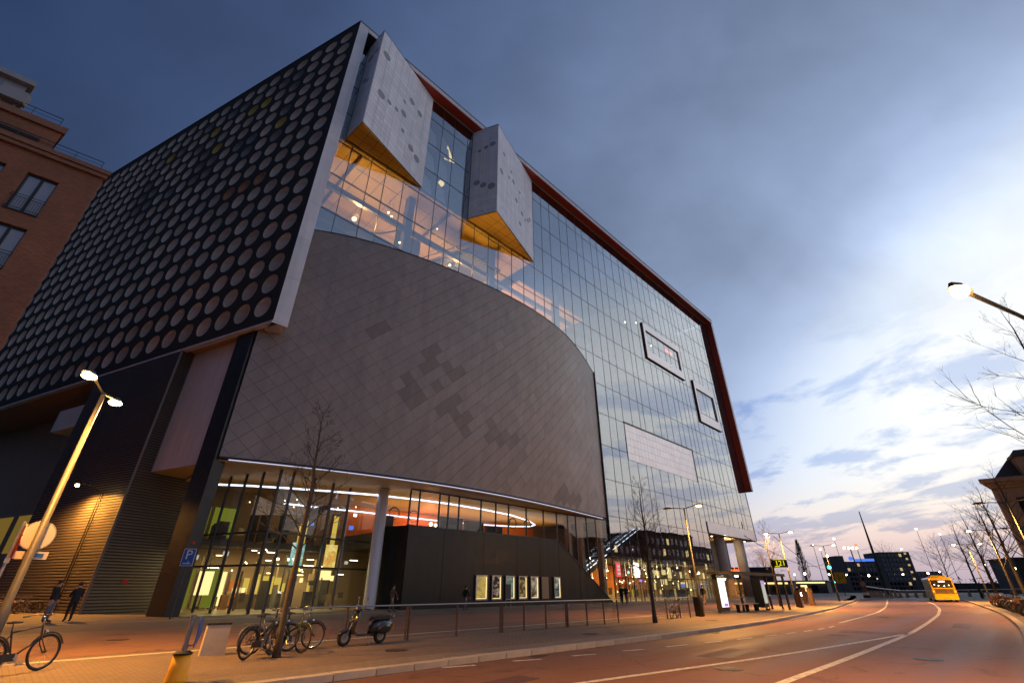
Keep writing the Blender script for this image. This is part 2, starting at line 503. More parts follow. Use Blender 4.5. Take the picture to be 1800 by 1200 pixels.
# ---------------------------------------------------------------- mesh building
class MB:
    def __init__(s):
        s.v, s.f, s.mi, s.cur = [], [], [], 0

    def face(s, pts):
        i = len(s.v)
        s.v += [tuple(p) for p in pts]
        s.f.append(tuple(range(i, i + len(pts))))
        s.mi.append(s.cur)
        return s

    def _faces(s, base, faces):
        for f in faces:
            s.f.append(tuple(base + k for k in f))
            s.mi.append(s.cur)

    def box(s, x0, x1, y0, y1, z0, z1):
        b = len(s.v)
        s.v += [(x0, y0, z0), (x1, y0, z0), (x1, y1, z0), (x0, y1, z0), (x0, y0, z1), (x1, y0, z1), (x1, y1, z1), (x0, y1, z1)]
        s._faces(b, [(0, 3, 2, 1), (4, 5, 6, 7), (0, 1, 5, 4), (1, 2, 6, 5), (2, 3, 7, 6), (3, 0, 4, 7)])
        return s

    def prism(s, poly, z0, z1):
        n = len(poly)
        a = sum(poly[i][0] * poly[(i + 1) % n][1] - poly[(i + 1) % n][0] * poly[i][1] for i in range(n))
        if a < 0:
            poly = poly[::-1]
        b = len(s.v)
        s.v += [(p[0], p[1], z0) for p in poly] + [(p[0], p[1], z1) for p in poly]
        s._faces(b, [tuple(range(n))[::-1], tuple(range(n, 2 * n))] + [(i, (i + 1) % n, n + (i + 1) % n, n + i) for i in range(n)])
        return s

    def slab(s, poly3, nrm, th):
        """planar polygon (3d) given thickness against its normal"""
        nrm = Vector(nrm).normalized() * th
        n = len(poly3)
        b = len(s.v)
        s.v += [tuple(p) for p in poly3] + [tuple(Vector(p) - nrm) for p in poly3]
        s._faces(b, [tuple(range(n)), tuple(range(n, 2 * n))[::-1]] + [(i, n + i, n + (i + 1) % n, (i + 1) % n) for i in range(n)])
        return s

    def tube(s, pts, r, n=6, cap=True):
        pts = [Vector(p) for p in pts]
        rs = r if isinstance(r, (list, tuple)) else [r] * len(pts)
        b = len(s.v)
        up = None
        for i, p in enumerate(pts):
            d = (pts[min(i + 1, len(pts) - 1)] - pts[max(i - 1, 0)])
            if d.length < 1e-9:
                d = Vector((0, 0, 1))
            d.normalize()
            if up is None:
                up = Vector((0, 0, 1)) if abs(d.z) < 0.9 else Vector((1, 0, 0))
            x = d.cross(up)
            if x.length < 1e-6:
                x = d.cross(Vector((0, 1, 0)))
            x.normalize()
            y = d.cross(x).normalized()
            up = -y if False else up
            for k in range(n):
                a = 2 * PI * k / n
                s.v.append(tuple(p + x * (rs[i] * math.cos(a)) + y * (rs[i] * math.sin(a))))
        fs = []
        for i in range(len(pts) - 1):
            for k in range(n):
                fs.append((i * n + k, i * n + (k + 1) % n, (i + 1) * n + (k + 1) % n, (i + 1) * n + k))
        if cap:
            fs.append(tuple(range(n))[::-1])
            fs.append(tuple((len(pts) - 1) * n + k for k in range(n)))
        s._faces(b, fs)
        return s

    def lathe(s, prof, n=16, c=(0, 0, 0), axis='z'):
        """prof: list of (r, h) along the axis"""
        b = len(s.v)
        for r, h in prof:
            for k in range(n):
                a = 2 * PI * k / n
                p = (r * math.cos(a), r * math.sin(a), h)
                if axis == 'y':
                    p = (p[0], p[2], p[1])
                elif axis == 'x':
                    p = (p[2], p[0], p[1])
                s.v.append((p[0] + c[0], p[1] + c[1], p[2] + c[2]))
        fs = []
        for i in range(len(prof) - 1):
            for k in range(n):
                fs.append((i * n + k, i * n + (k + 1) % n, (i + 1) * n + (k + 1) % n, (i + 1) * n + k))
        fs.append(tuple(range(n))[::-1])
        fs.append(tuple((len(prof) - 1) * n + k for k in range(n)))
        s._faces(b, fs)
        return s

    def ball(s, c, r, n=10, m=6):
        rx, ry, rz = r if isinstance(r, (list, tuple)) else (r, r, r)
        b = len(s.v)
        for i in range(m + 1):
            t = PI * i / m
            for k in range(n):
                a = 2 * PI * k / n
                s.v.append((c[0] + rx * math.sin(t) * math.cos(a), c[1] + ry * math.sin(t) * math.sin(a), c[2] + rz * math.cos(t)))
        s._faces(b, [(i * n + k, (i + 1) * n + k, (i + 1) * n + (k + 1) % n, i * n + (k + 1) % n) for i in range(m) for k in range(n)])
        return s

    def torus(s, c, R, r, n=28, m=6, axis='y', a0=0.0, a1=2 * PI):
        b = len(s.v)
        full = abs(a1 - a0 - 2 * PI) < 1e-6
        cnt = n if full else n + 1
        for i in range(cnt):
            a = a0 + (a1 - a0) * i / n
            for k in range(m):
                t = 2 * PI * k / m
                q = R + r * math.cos(t)
                p = (q * math.cos(a), r * math.sin(t), q * math.sin(a))
                if axis == 'z':
                    p = (p[0], p[2], p[1])
                s.v.append((c[0] + p[0], c[1] + p[1], c[2] + p[2]))
        for i in range(n if full else n):
            j = (i + 1) % cnt
            for k in range(m):
                s.f.append((b + i * m + k, b + i * m + (k + 1) % m, b + j * m + (k + 1) % m, b + j * m + k))
                s.mi.append(s.cur)
        return s

    def loft(s, rings):
        """rings of equal length joined by quads, ends capped"""
        n = len(rings[0])
        b = len(s.v)
        for r in rings:
            s.v += [tuple(p) for p in r]
        fs = [(i * n + k, i * n + (k + 1) % n, (i + 1) * n + (k + 1) % n, (i + 1) * n + k) for i in range(len(rings) - 1) for k in range(n)]
        fs.append(tuple(range(n))[::-1])
        fs.append(tuple((len(rings) - 1) * n + k for k in range(n)))
        s._faces(b, fs)
        return s

    def mesh(s, name, mats, smooth=False):
        me = bpy.data.meshes.new(name)
        me.from_pydata(s.v, [], s.f)
        for m in (mats if isinstance(mats, (list, tuple)) else [mats]):
            me.materials.append(M[m] if isinstance(m, str) else m)
        if isinstance(mats, (list, tuple)) and len(mats) > 1:
            me.polygons.foreach_set('material_index', s.mi)
        if smooth:
            me.polygons.foreach_set('use_smooth', [True] * len(me.polygons))
        me.update()
        return me

    def build(s, name, mats, parent=None, loc=(0, 0, 0), rz=0.0, smooth=False):
        return link(name, s.mesh(name, mats, smooth), parent, loc, rz)


def link(name, data, parent=None, loc=(0, 0, 0), rz=0.0):
    o = bpy.data.objects.new(name, data)
    COL.objects.link(o)
    o.location = loc
    o.rotation_euler = (0, 0, rz)
    if parent is not None:
        o.parent = parent
    return o


def tag(o, label=None, cat=None, group=None, kind=None):
    if label:
        o['label'] = label
    if cat:
        o['category'] = cat
    if group:
        o['group'] = group
    if kind:
        o['kind'] = kind
    return o


def thing(name, label, cat, loc=(0, 0, 0), rz=0.0, group=None):
    o = link(name, None, None, loc, rz)
    o.empty_display_size = 0.2
    return tag(o, label, cat, group)


def copy_tree(o, parent=None):
    c = o.copy()
    COL.objects.link(c)
    c.parent = parent
    for ch in list(o.children):
        copy_tree(ch, c)
    return c


def lamp(name, kind, parent, loc, energy, col, size=0.1, spot=None, rot=None):
    d = bpy.data.lights.new(name, kind)
    d.energy = energy
    d.color = col
    if kind == 'AREA':
        d.shape = 'RECTANGLE'
        d.size, d.size_y = size if isinstance(size, (tuple, list)) else (size, size)
    else:
        d.shadow_soft_size = size
    if spot:
        d.spot_size = RAD(spot)
        d.spot_blend = 0.6
    o = link(name, d, parent, loc)
    if rot:
        o.rotation_euler = rot
    return o


def text_mesh(txt, size, name, m, parent, loc, rot, depth=0.004):
    cu = bpy.data.curves.new(name, 'FONT')
    cu.body = txt
    cu.size = size
    cu.align_x = 'CENTER'
    cu.align_y = 'CENTER'
    cu.extrude = depth
    cu.resolution_u = 2
    tmp = bpy.data.objects.new('tmp', cu)
    COL.objects.link(tmp)
    me = bpy.data.meshes.new_from_object(tmp.evaluated_get(bpy.context.evaluated_depsgraph_get()))
    bpy.data.objects.remove(tmp)
    me.materials.clear()
    me.materials.append(M[m])
    o = link(name, me, parent, loc)
    o.rotation_euler = rot
    return o


def clip(poly, axis, lim, keep_less):
    """clip a 2d convex polygon against an axis-aligned line"""
    out = []
    for i in range(len(poly)):
        a, b = poly[i], poly[(i + 1) % len(poly)]
        ia = a[axis] <= lim if keep_less else a[axis] >= lim
        ib = b[axis] <= lim if keep_less else b[axis] >= lim
        if ia:
            out.append(a)
        if ia != ib:
            t = (lim - a[axis]) / (b[axis] - a[axis])
            out.append((a[0] + t * (b[0] - a[0]), a[1] + t * (b[1] - a[1])))
    return out


def parea(p):
    return abs(sum(p[i][0] * p[(i + 1) % len(p)][1] - p[(i + 1) % len(p)][0] * p[i][1] for i in range(len(p)))) / 2
# ================================================================ ground, road, pavements
def interp(pts, x):
    if x <= pts[0][0]:
        return pts[0][1]
    for (a, b), (c, d) in zip(pts, pts[1:]):
        if x <= c:
            t = (x - a) / (c - a)
            return b + t * (d - b)
    return pts[-1][1]


def smooth_pts(pts, step=2.0, passes=3):
    xs = [pts[0][0]]
    while xs[-1] + step < pts[-1][0]:
        xs.append(xs[-1] + step)
    xs.append(pts[-1][0])
    ys = [interp(pts, x) for x in xs]
    for _ in range(passes):
        ys = [ys[0]] + [(ys[i - 1] + 2 * ys[i] + ys[i + 1]) / 4 for i in range(1, len(ys) - 1)] + [ys[-1]]
    return list(zip(xs, ys))


KL = smooth_pts([(-160, 26.0), (-52, 26.0), (-44, 26.1), (-35.2, 26.6), (-25, 26.4), (-13.7, 25.4), (-1.2, 24.1), (25.2, 20.2), (55.6, 15.0), (90, 8), (150, -6)])
KR = smooth_pts([(-160, 36.2), (-50, 36.4), (-27, 36.3), (-20, 36.1), (-7.5, 35.4), (5.7, 34.2), (36.7, 31.0), (60, 28), (95, 21), (150, 8)])
nL = lambda u: interp(KL, u)
nR = lambda u: interp(KR, u)

ground = MB().face([(-1500, -700, -0.30), (1500, -700, -0.30), (1500, 2200, -0.30), (-1500, 2200, -0.30)]).build('ground', 'ground')
tag(ground, kind='structure')


def strip(us, a, b, z):
    m = MB()
    for u0, u1 in zip(us, us[1:]):
        m.face([(u0, -b(u0), z), (u1, -b(u1), z), (u1, -a(u1), z), (u0, -a(u0), z)])
    return m


def in_frame(mb, name, mats, parent=None, smooth=False):
    """an object modelled in the street frame: local x = u, local y = -n"""
    if parent is None:
        return mb.build(name, mats, None, (G0[0], G0[1], 0), ROTU, smooth)
    return mb.build(name, mats, parent, smooth=smooth)


us_all = [-160 + 2.5 * i for i in range(125)]
road = in_frame(strip(us_all, nL, nR, -0.12), 'road', 'road')
tag(road, kind='structure')
pav = in_frame(strip(us_all, lambda u: -110, lambda u: nL(u) - 0.28, 0.0), 'pavement', 'paving')
tag(pav, kind='structure')
pav_r = in_frame(strip(us_all, lambda u: nR(u) + 0.28, lambda u: nR(u) + 60, 0.0), 'pavement', 'paving2')
tag(pav_r, kind='structure')
cyc = in_frame(strip(us_all, lambda u: 8.6, lambda u: 18.6, 0.004), 'cycle_path', 'cycle')
tag(cyc, kind='structure')
# the paler slab edging next to the kerb
edge = in_frame(strip(us_all, lambda u: nL(u) - 1.25, lambda u: nL(u) - 0.285, 0.004), 'kerb_edging', 'paving2', pav)
for n0, nm in ((19.3, 'stone_strip'), (2.55, 'stone_strip')):
    in_frame(strip(us_all, lambda u: n0 - 0.16, lambda u: n0 + 0.16, 0.006), nm, 'kerb', pav)

# kerb stones, one by one where they can be told apart
ks = MB().box(-0.49, 0.49, -0.14, 0.14, -0.25, 0.012)
ks_me = ks.mesh('kerb_stone', 'kerb')


def kerb_run(u0, u1, nf, par, side):
    u = u0
    while u < u1:
        um = u + 0.5
        sl = math.atan2(-(nf(um + 0.5) - nf(um - 0.5)), 1.0)
        n_ = nf(um) - side * 0.14
        o = link('kerb_stone', ks_me, par, (um, -n_, random.uniform(-0.004, 0.006)), sl + random.uniform(-0.004, 0.004))
        u += 1.0


kerb_run(-54, 32, nL, pav, 1)
kerb_run(-30, 40, nR, pav_r, -1)
far_k = MB()
for nf, side in ((nL, 1), (nR, -1)):
    for u in list(range(-160, -54, 4)) + list(range(32 if side > 0 else 40, 140, 4)):
        a, b = nf(u), nf(u + 4)
        x0, x1 = (0.0, 0.28) if side > 0 else (-0.28, 0.0)
        far_k.prism([(u, -(a - x1)), (u, -(a - x0)), (u + 4, -(b - x0)), (u + 4, -(b - x1))], -0.25, 0.010)
fk = in_frame(far_k, 'kerb_edge', 'kerb', pav)
fk['kind'] = 'stuff'

# painted markings, 4 mm over the road
ZP = -0.116


def ribbon(m, pts, wd):
    for i in range(len(pts) - 1):
        (a, b), (c, d) = pts[i], pts[i + 1]
        def nrm(k):
            p, q = pts[max(k - 1, 0)], pts[min(k + 1, len(pts) - 1)]
            dx, dy = q[0] - p[0], q[1] - p[1]
            L = math.hypot(dx, dy)
            return (-dy / L * wd / 2, dx / L * wd / 2)
        n1, n2 = nrm(i), nrm(i + 1)
        m.face([(a - n1[0], -(b - n1[1]), ZP), (a + n1[0], -(b + n1[1]), ZP), (c + n2[0], -(d + n2[1]), ZP), (c - n2[0], -(d - n2[1]), ZP)])


dashes = [((-49.3, 25.75), (-48.5, 26.0)), ((-47.25, 26.15), (-46.42, 26.45)), ((-45.24, 26.6), (-44.44, 26.9)), ((-43.32, 27.07), (-42.49, 27.32)), ((-41.28, 27.47), (-40.49, 27.72)),
          ((-39.32, 27.87), (-38.18, 28.05)), ((-37.21, 28.23), (-36.19, 28.43)), ((-35.17, 28.57), (-34.09, 28.72)), ((-33.01, 28.83), (-32.1, 28.98)),
          ((-31.23, 29.1), (-30.35, 29.2)), ((-29.47, 29.28), (-28.52, 29.36)), ((-27.8, 29.42), (-26.9, 29.46)), ((-26.0, 29.46), (-25.0, 29.44))]
dm = None
for a, b in dashes:
    m = MB()
    ribbon(m, [a, b], 0.13)
    in_frame(m, 'lane_dash', 'paint', road)
for pts, wd in (([(-21.9, 29.0), (-13.6, 28.6), (-5.1, 28.0), (6.85, 26.6), (28.6, 23.4), (48.5, 20.3)], 0.17),
                ([(-56, 28.1), (-46.5, 29.8), (-43.3, 30.43), (-39.6, 31.14), (-33.7, 32.0), (-27.5, 32.8)], 0.17),
                ([(-60, 32.6), (-43.6, 32.72), (-37.9, 32.82), (-27.5, 32.83), (-19, 32.5), (-7.2, 31.9), (5.4, 30.85), (21.2, 29.0), (43.4, 25.8), (70, 20.5)], 0.20),
                ([(-20.5, 26.05), (-7, 24.9), (19.4, 21.4), (40, 18.1)], 0.14)):
    m = MB()
    ribbon(m, smooth_pts(pts, 1.0, 6), wd)
    in_frame(m, 'lane_line', 'paint', road)

# ================================================================ the concert hall
hall = thing('concert_hall', 'huge glass and tile concert hall with curved grey drum and dotted side wall', 'building', (G0[0], G0[1], 0), ROTU)


def hp(mb, name, mats, parent=None, smooth=False):
    return mb.build(name, mats, parent or hall, smooth=smooth)


# ---- dotted side wall: own frame, x along the wall, y outwards, z up
WA = RAD(109.25)
Q = (-47.15, -1.45)
ZLO, ZHI, ZSOF = 20.42, 64.55, 63.60        # underside, roof edge and soffit of the great frame
PITCH_X, PITCH_Z, RD = 2.554, 2.367, 0.965
DX0, DZ0 = 1.877, 22.19
NC, NRW = 30, 18
SEG = 24
pan = MB()
ang = [2 * PI * k / SEG for k in range(SEG)]


def sq(a, hx, hz):
    c, s = math.cos(a), math.sin(a)
    t = min(hx / abs(c) if abs(c) > 1e-9 else 1e9, hz / abs(s) if abs(s) > 1e-9 else 1e9)
    return c * t, s * t


hx, hz = PITCH_X / 2, PITCH_Z / 2
corner = math.atan2(hz, hx)
for i in range(NC):
    for j in range(NRW):
        x, z = DX0 + PITCH_X * i, DZ0 + PITCH_Z * j
        for k in range(SEG):
            a, b = ang[k], ang[(k + 1) % SEG] if k + 1 < SEG else 2 * PI
            A, B = sq(a, hx, hz), sq(b, hx, hz)
            ins = [A]
            for cc in (corner, PI - corner, PI + corner, 2 * PI - corner):
                if a < cc - 1e-6 < b - 2e-6:
                    ins.append((hx * (1 if cc < PI / 2 or cc > 1.5 * PI else -1), hz * (1 if cc < PI else -1)))
            ins.append(B)
            pan.face([(x + RD * math.cos(a), 0, z + RD * math.sin(a)), (x + RD * math.cos(b), 0, z + RD * math.sin(b))] + [(x + p[0], 0, z + p[1]) for p in ins[::-1]])
x0, x1, z0, z1 = DX0 - hx, DX0 + PITCH_X * NC - hx, DZ0 - hz, DZ0 + PITCH_Z * NRW - hz
LW = x1
pan.box(0, x0, -0.15, 0, ZLO, ZHI)
pan.box(x0, LW, -0.15, 0, ZLO, z0)
pan.box(x0, LW, -0.15, 0, z1, ZHI)
dots = pan.build('dotted_cladding', 'dark_clad', hall, (Q[0], Q[1], 0), WA)
# backing, soffit strip and roof edge of the dotted volume
b = MB().box(0.05, LW, -1.2, -0.46, ZLO + .05, ZHI - .1)
b.build('backing_wall', 'dark_clad', hall, (Q[0], Q[1], 0), WA)
b = MB().box(0.0, LW, -0.40, 0.06, ZLO - .2, ZLO - .01)
b.build('base_trim', 'fascia', hall, (Q[0], Q[1], 0), WA)
b = MB().box(0.0, LW, -0.9, 0.05, ZHI + .003, ZHI + .2)
b.build('roof_trim', 'joint', hall, (Q[0], Q[1], 0), WA)
dish = MB()
prof = [(RD, 0.0), (RD - 0.01, -0.025), (0.91, -0.07), (0.73, -0.16), (0.50, -0.23), (0.25, -0.27), (0.02, -0.28)]
for (ra, ha), (rb, hb) in zip(prof, prof[1:]):
    for k in range(20):
        a, c = 2 * PI * k / 20, 2 * PI * (k + 1) / 20
        dish.face([(ra * math.cos(a), ha, ra * math.sin(a)), (rb * math.cos(a), hb, rb * math.sin(a)), (rb * math.cos(c), hb, rb * math.sin(c)), (ra * math.cos(c), ha, ra * math.sin(c))])
dish_me = dish.mesh('dish', 'dish', True)
odd = {(8, 13): 'dish_yellow', (5, 15): 'dish_yellow', (6, 15): 'dish_yellow', (9, 15): 'dish_yellow', (13, 15): 'dish_yellow', (3, 12): 'dish_yellow', (4, 8): 'dish_rust', (5, 8): 'dish_rust', (3, 8): 'dish_rust'}
rest = MB()
for i in range(NC):
    for j in range(NRW):
        x, z = DX0 + PITCH_X * i, DZ0 + PITCH_Z * j
        key = odd.get((i, j))
        if key is None and 3 <= i <= 14 and 11 <= j <= 16 and random.random() < 0.42:
            key = 'dish_dirty'
        if i < 16:
            o = link('dish', dish_me, dots, (x, random.uniform(-0.02, 0.0), z))
            if key:
                o.material_slots[0].link = 'OBJECT'
                o.material_slots[0].material = M[key]
        else:
            nb = len(rest.v)
            rest.v += [(v[0] + x, v[1], v[2] + z) for v in dish.v]
            rest.f += [tuple(q + nb for q in f) for f in dish.f]
            rest.mi += [0] * len(dish.f)
o = rest.build('far_dishes', 'dish', dots, smooth=True)
o['kind'] = 'stuff'
# underside of the dotted volume
soff = MB().prism([(-47.15, -1.2), (-71.6, 69), (-60, 69), (-46.6, 13), (-46.6, -1.2)], ZLO + .01, ZLO + .25)
hp(soff, 'overhang_soffit', 'soffit')

# ---- the great frame: grey fascia outside, red panels inside
FN = -1.45                               # local y of the frame's front
UL0, UL1, UR0, UR1 = -47.15, -45.97, 55.02, 55.95
body = MB()
body.box(UL0 + .04, UL1 - .04, FN + 0.05, 0.9, ZLO + .05, ZHI - .1)
body.box(UL0 + .04, UR1 - .04, FN + 0.05, 1.0, ZSOF + .05, ZHI - .07)
body.box(UR0 + .04, UR1 - .04, FN + 0.05, 0.9, ZLO, ZSOF + .05)
hp(body, 'frame_core', 'joint')
fas = hp(MB().box(UL0, UR1, FN - 0.06, 1.05, ZHI, ZHI + .14), 'parapet_cap', 'joint')
frame_part = hp(MB().box(UL0 - .02, UR1 + .02, FN + 0.02, FN + 0.05, ZHI - .06, ZHI), 'frame_fascia', 'fascia')
zs = [ZLO - .05 + (ZHI - ZLO + .045) * k / 10 for k in range(11)]
for a, c in zip(zs, zs[1:]):
    MB().box(UL0, UL1, FN - 0.02, FN + 0.2, a + 0.018, c).build('fascia_panel', 'fascia', frame_part)
    MB().box(UL1 - .03, UL1 + .02, FN + 0.21, 0.2, a + 0.018, c).build('fascia_panel', 'fascia', frame_part)
    MB().box(UR0 + .12, UR1, FN - 0.02, FN + 0.02, a + 0.018, c if c < 64 else ZSOF + .04).build('fascia_panel', 'fascia', frame_part)
MB().box(UL0, UL1, FN - 0.02, 0.4, ZLO - .2, ZLO - .055).build('fascia_panel', 'fascia', frame_part)
u = UL1 + .02
while u < UR1 - .1:
    e = min(u + 4.86, UR1)
    MB().box(u + 0.018, e, FN - 0.02, FN + 0.02, ZSOF + .16, ZHI - .01).build('fascia_panel', 'fascia', frame_part)
    u = e
red = hp(MB().box(-44.4, UR0, FN - 0.01, -0.12, ZSOF, ZSOF + .15), 'red_soffit', 'red')
MB().box(-44.4, UR0, -0.117, 0.0, ZSOF - .04, ZSOF + .04).build('soffit_rail', 'fascia', red)
redl = hp(MB().box(UR0, UR0 + .115, FN - 0.01, -0.10, ZLO - .03, ZSOF - .005), 'red_reveal', 'red')
MB().box(UR0 - .03, UR0 + .05, -0.097, 0.0, ZLO - .03, ZSOF - .05).build('reveal_rail', 'red_dark', redl)
hp(MB().box(UR0 - .02, UR1 - .02, FN + 0.03, 0.0, ZLO - .16, ZLO - .045), 'frame_foot', 'joint')

# ---- curtain wall
TZ = [5.2, 10.2, 15.15, 20.1, 25.0, 29.95, 34.9, 39.8, 44.75, 49.6, 54.5, 59.5, 63.55]
MUL = [-46.2, -44.0, -41.5, -39.6, -37.2, -35.0, -32.6, -30.5, -28.0, -25.8, -23.2, -21.3, -18.6, -16.1, -13.7, -11.6, -9.4, -6.7, -4.5, -1.85, 0.1, 2.8, 4.8, 7.05, 9.8, 12.45, 14.05, 16.8, 19.6, 21.8, 24.3, 27.1, 29.1, 31.4, 33.2, 34.9, 36.95, 39.6, 42.5, 44.2, 47.1, 49.8, 51.5, 54.95]
curtain = hp(MB().box(-46.25, 54.98, 0.03, 0.10, 63.56, 63.62), 'curtain_wall', 'mullion')


def drum_n(u, z):
    t = (z - 9.86) / 21.58
    return (1 - t) * float(np.polyval(PB, u)) + t * float(np.polyval(PT, u))


_bot = [(-47.5, -.98), (-45.2, -.09), (-41.4, .97), (-37, 1.76), (-31.9, 2.66), (-25.5, 3.0), (-16.4, 2.36), (-9.1, 1.4), (-.3, 0)]
_top = [(-47.5, -.75), (-45.57, .54), (-43.6, 1.82), (-41.15, 2.81), (-38.4, 3.61), (-34.9, 4.49), (-30.8, 5.21), (-27, 5.7), (-22.4, 5.8), (-17.9, 5.5), (-11.8, 4.27), (-6.25, 2.5), (-.3, 0)]
PB = np.polyfit([p[0] for p in _bot], [p[1] for p in _bot], 4)
PT = np.polyfit([p[0] for p in _top], [p[1] for p in _top], 5)
unit = MB().box(-0.5, 0.5, -0.012, 0.012, -0.5, 0.5)
pane_me = unit.mesh('pane', 'glass')
spare = MB()
panes = []
for c, (ua, ub) in enumerate(zip(MUL, MUL[1:])):
    for r, (za, zb) in enumerate(zip([0.05] + TZ, TZ)):
        um, zm = (ua + ub) / 2, (za + zb) / 2
        if za < 0.2:
            if not (0.0 < um < 31.4):
                continue
        elif um < 0 and zb < 31.0:
            continue                                # behind the drum
        if um > 31.4 and zb < 10.3:
            continue                                # open passage under the white band
        if um > 31.4 and za == TZ[1]:
            za = 12.15
            zm = (za + zb) / 2
        if 7.1 < um < 31.4 and za == TZ[3]:
            continue                                # white panel (20.1 .. 25)
        dist = math.hypot(um + 55.6, 36.9) ** 2 + zm * zm
        panes.append((dist / ((ub - ua) * (zb - za)), ua, ub, za, zb))
# under the white panel the pane row starts lower
for ua, ub in zip(MUL, MUL[1:]):
    pass
panes.sort()
for k, (_, ua, ub, za, zb) in enumerate(panes):
    um, zm, wd, ht = (ua + ub) / 2, (za + zb) / 2, ub - ua - 0.06, zb - za - 0.06
    if k < 300:
        o = link('pane', pane_me, curtain, (um, 0.0, zm))
        o.scale = (wd, 1, ht)
        o.rotation_euler = (random.gauss(0, 0.0016), 0, random.gauss(0, 0.0016))
    else:
        spare.box(um - wd / 2, um + wd / 2, -0.012, 0.012, zm - ht / 2, zm + ht / 2)
o = spare.build('far_panes', 'glass', curtain)
o['kind'] = 'stuff'
for u in MUL:
    zb = 0.0 if 0.0 < u < 31.5 else (10.2 if u > 31.5 else 31.3)
    MB().box(u - 0.027, u + 0.027, -0.035, 0.10, zb, 63.55).build('mullion', 'mullion', curtain)
for z in TZ[:-1]:
    a = -46.2 if z > 31 else -0.2
    e = 54.95 if z > 10.3 else 31.4
    MB().box(a, e, -0.038, 0.104, z - 0.03, z + 0.03).build('transom', 'mullion', curtain)
# edge of the glass box on the right and plain end wall
hp(MB().box(54.98, 55.25, -0.04, 14.8, 10.2, 63.6), 'end_wall', 'concrete')

# ---- white tiled panel set in the glass
wp = hp(MB().box(7.15, 30.95, -0.02, 0.05, 19.05, 24.95), 'white_band_panel', 'joint')
nc, nr = 22, 5
for i in range(nc):
    for j in range(nr):
        du, dz = 23.8 / nc, 5.9 / nr
        MB().box(7.15 + du * i + 0.02, 7.15 + du * (i + 1) - 0.01, -0.06, -0.025, 19.05 + dz * j + 0.02, 19.05 + dz * (j + 1) - 0.01).build('tile', 'white_pan', wp)
hp(MB().box(7.0, 31.1, -0.16, 0.02, 24.96, 25.14), 'panel_drip', 'black_metal')
hp(MB().box(30.96, 31.12, -0.12, 0.02, 19.0, 24.955), 'panel_edge', 'black_metal')
# ---- two framed windows
for (a, c, za, zb, ia, ic, iza, izb) in ((18.5, 34.0, 40.75, 48.6, 19.3, 33.2, 42.5, 47.2), (38.15, 48.7, 32.6, 42.1, 38.9, 47.9, 34.5, 40.4)):
    fr = MB()
    fr.box(a, c, -0.26, -0.03, za, iza)
    fr.box(a, c, -0.26, -0.03, izb, zb)
    fr.box(a, ia, -0.26, -0.03, iza, izb)
    fr.box(ic, c, -0.26, -0.03, iza, izb)
    fo = hp(fr, 'window_surround', 'white_pan')
    MB().box(a - 0.14, a - 0.002, -0.30, -0.03, za - 0.08, zb).build('side_flashing', 'rust_steel', fo)
    MB().box(a - 0.14, c, -0.30, -0.03, za - 0.12, za - 0.002).build('sill', 'rust_steel', fo)
# ---- white band over the passage
wb = hp(MB().box(31.5, 54.4, -0.10, 0.4, 10.25, 12.1), 'white_band', 'joint')
for i in range(8):
    du = 22.9 / 8
    MB().box(31.5 + du * i + 0.02, 31.5 + du * (i + 1) - 0.01, -0.16, -0.105, 10.25, 12.1).build('band_panel', 'white_pan', wb)
hp(MB().box(31.5, 54.4, 0.41, 14, 10.1, 10.24), 'passage_soffit', 'soffit')
for u in (39.6, 49.0):
    hp(MB().lathe([(0.95, 0), (0.95, 10.1)], 20, (u, 1.6, 0)), 'round_column', 'concrete', smooth=True)
hp(MB().box(31.5, 54.0, 6.0, 6.2, 0, 10.1), 'passage_wall', 'int_dark')
hp(MB().box(31.4, 31.6, 0.3, 6, 0, 10.1), 'passage_side', 'fascia')
ps = hp(MB().box(41.5, 52.5, 3.0, 3.12, 3.8, 4.0), 'neon_sign', 'int_dark')
rs = random.Random(3)
u = 42.0
for w_ in (0.9, 0.5, 0.8, 0.45, 0.5, 0.8, 0.5, 0.7, 0.8, 0.5, 0.45):
    h = rs.uniform(0.7, 1.25)
    pts = [(u, 2.94, 4.0), (u + w_ * 0.45, 2.94, 4.0 + h), (u + w_, 2.94, 4.0), (u + w_ * 0.2, 2.94, 4.0 + h * 0.45), (u + w_ * 0.8, 2.94, 4.0 + h * 0.45)]
    MB().tube(pts, 0.07, 5).build('neon_letter', 'neon_red', ps)
    u += w_ + 0.12
for u in (36, 44.2, 52):
    hp(MB().lathe([(0.14, 10.0), (0.14, 10.09)], 10, (u, 1.4, 0)), 'downlight', 'warm_bulb')
lamp('passage_light', 'POINT', hall, (44, 2.2, 8.8), 500, (1.0, 0.72, 0.38), 0.3)

# ---- two tilted white boxes (oriels)
def tile_plane(P0, P1, z0, z1, out, cell, hgt, part, name, join, mm='tile_white'):
    """a vertical face from plan point P0 to P1 covered with proud tiles"""
    d = Vector((P1[0] - P0[0], P1[1] - P0[1], 0))
    L = d.length
    d.normalize()
    nn = Vector((out[0], out[1], 0)).normalized()
    nc, nr = max(1, round(L / cell)), max(1, round((z1 - z0) / hgt))
    cw, ch = L / nc, (z1 - z0) / nr
    acc = MB()
    for i in range(nc):
        for j in range(nr):
            a = Vector((P0[0], P0[1], 0)) + d * (cw * i + 0.016) + nn * 0.03
            c = Vector((P0[0], P0[1], 0)) + d * (cw * (i + 1) - 0.016) + nn * 0.03
            za, zb = z0 + ch * j + 0.014, z0 + ch * (j + 1) - 0.014
            m = acc if join else MB()
            m.slab([(a.x, a.y, za), (c.x, c.y, za), (c.x, c.y, zb), (a.x, a.y, zb)], nn, 0.028)
            if not join:
                m.build(name, mm, part)
    if join:
        o = acc.build(name + 's', mm, part)
        o['kind'] = 'stuff'


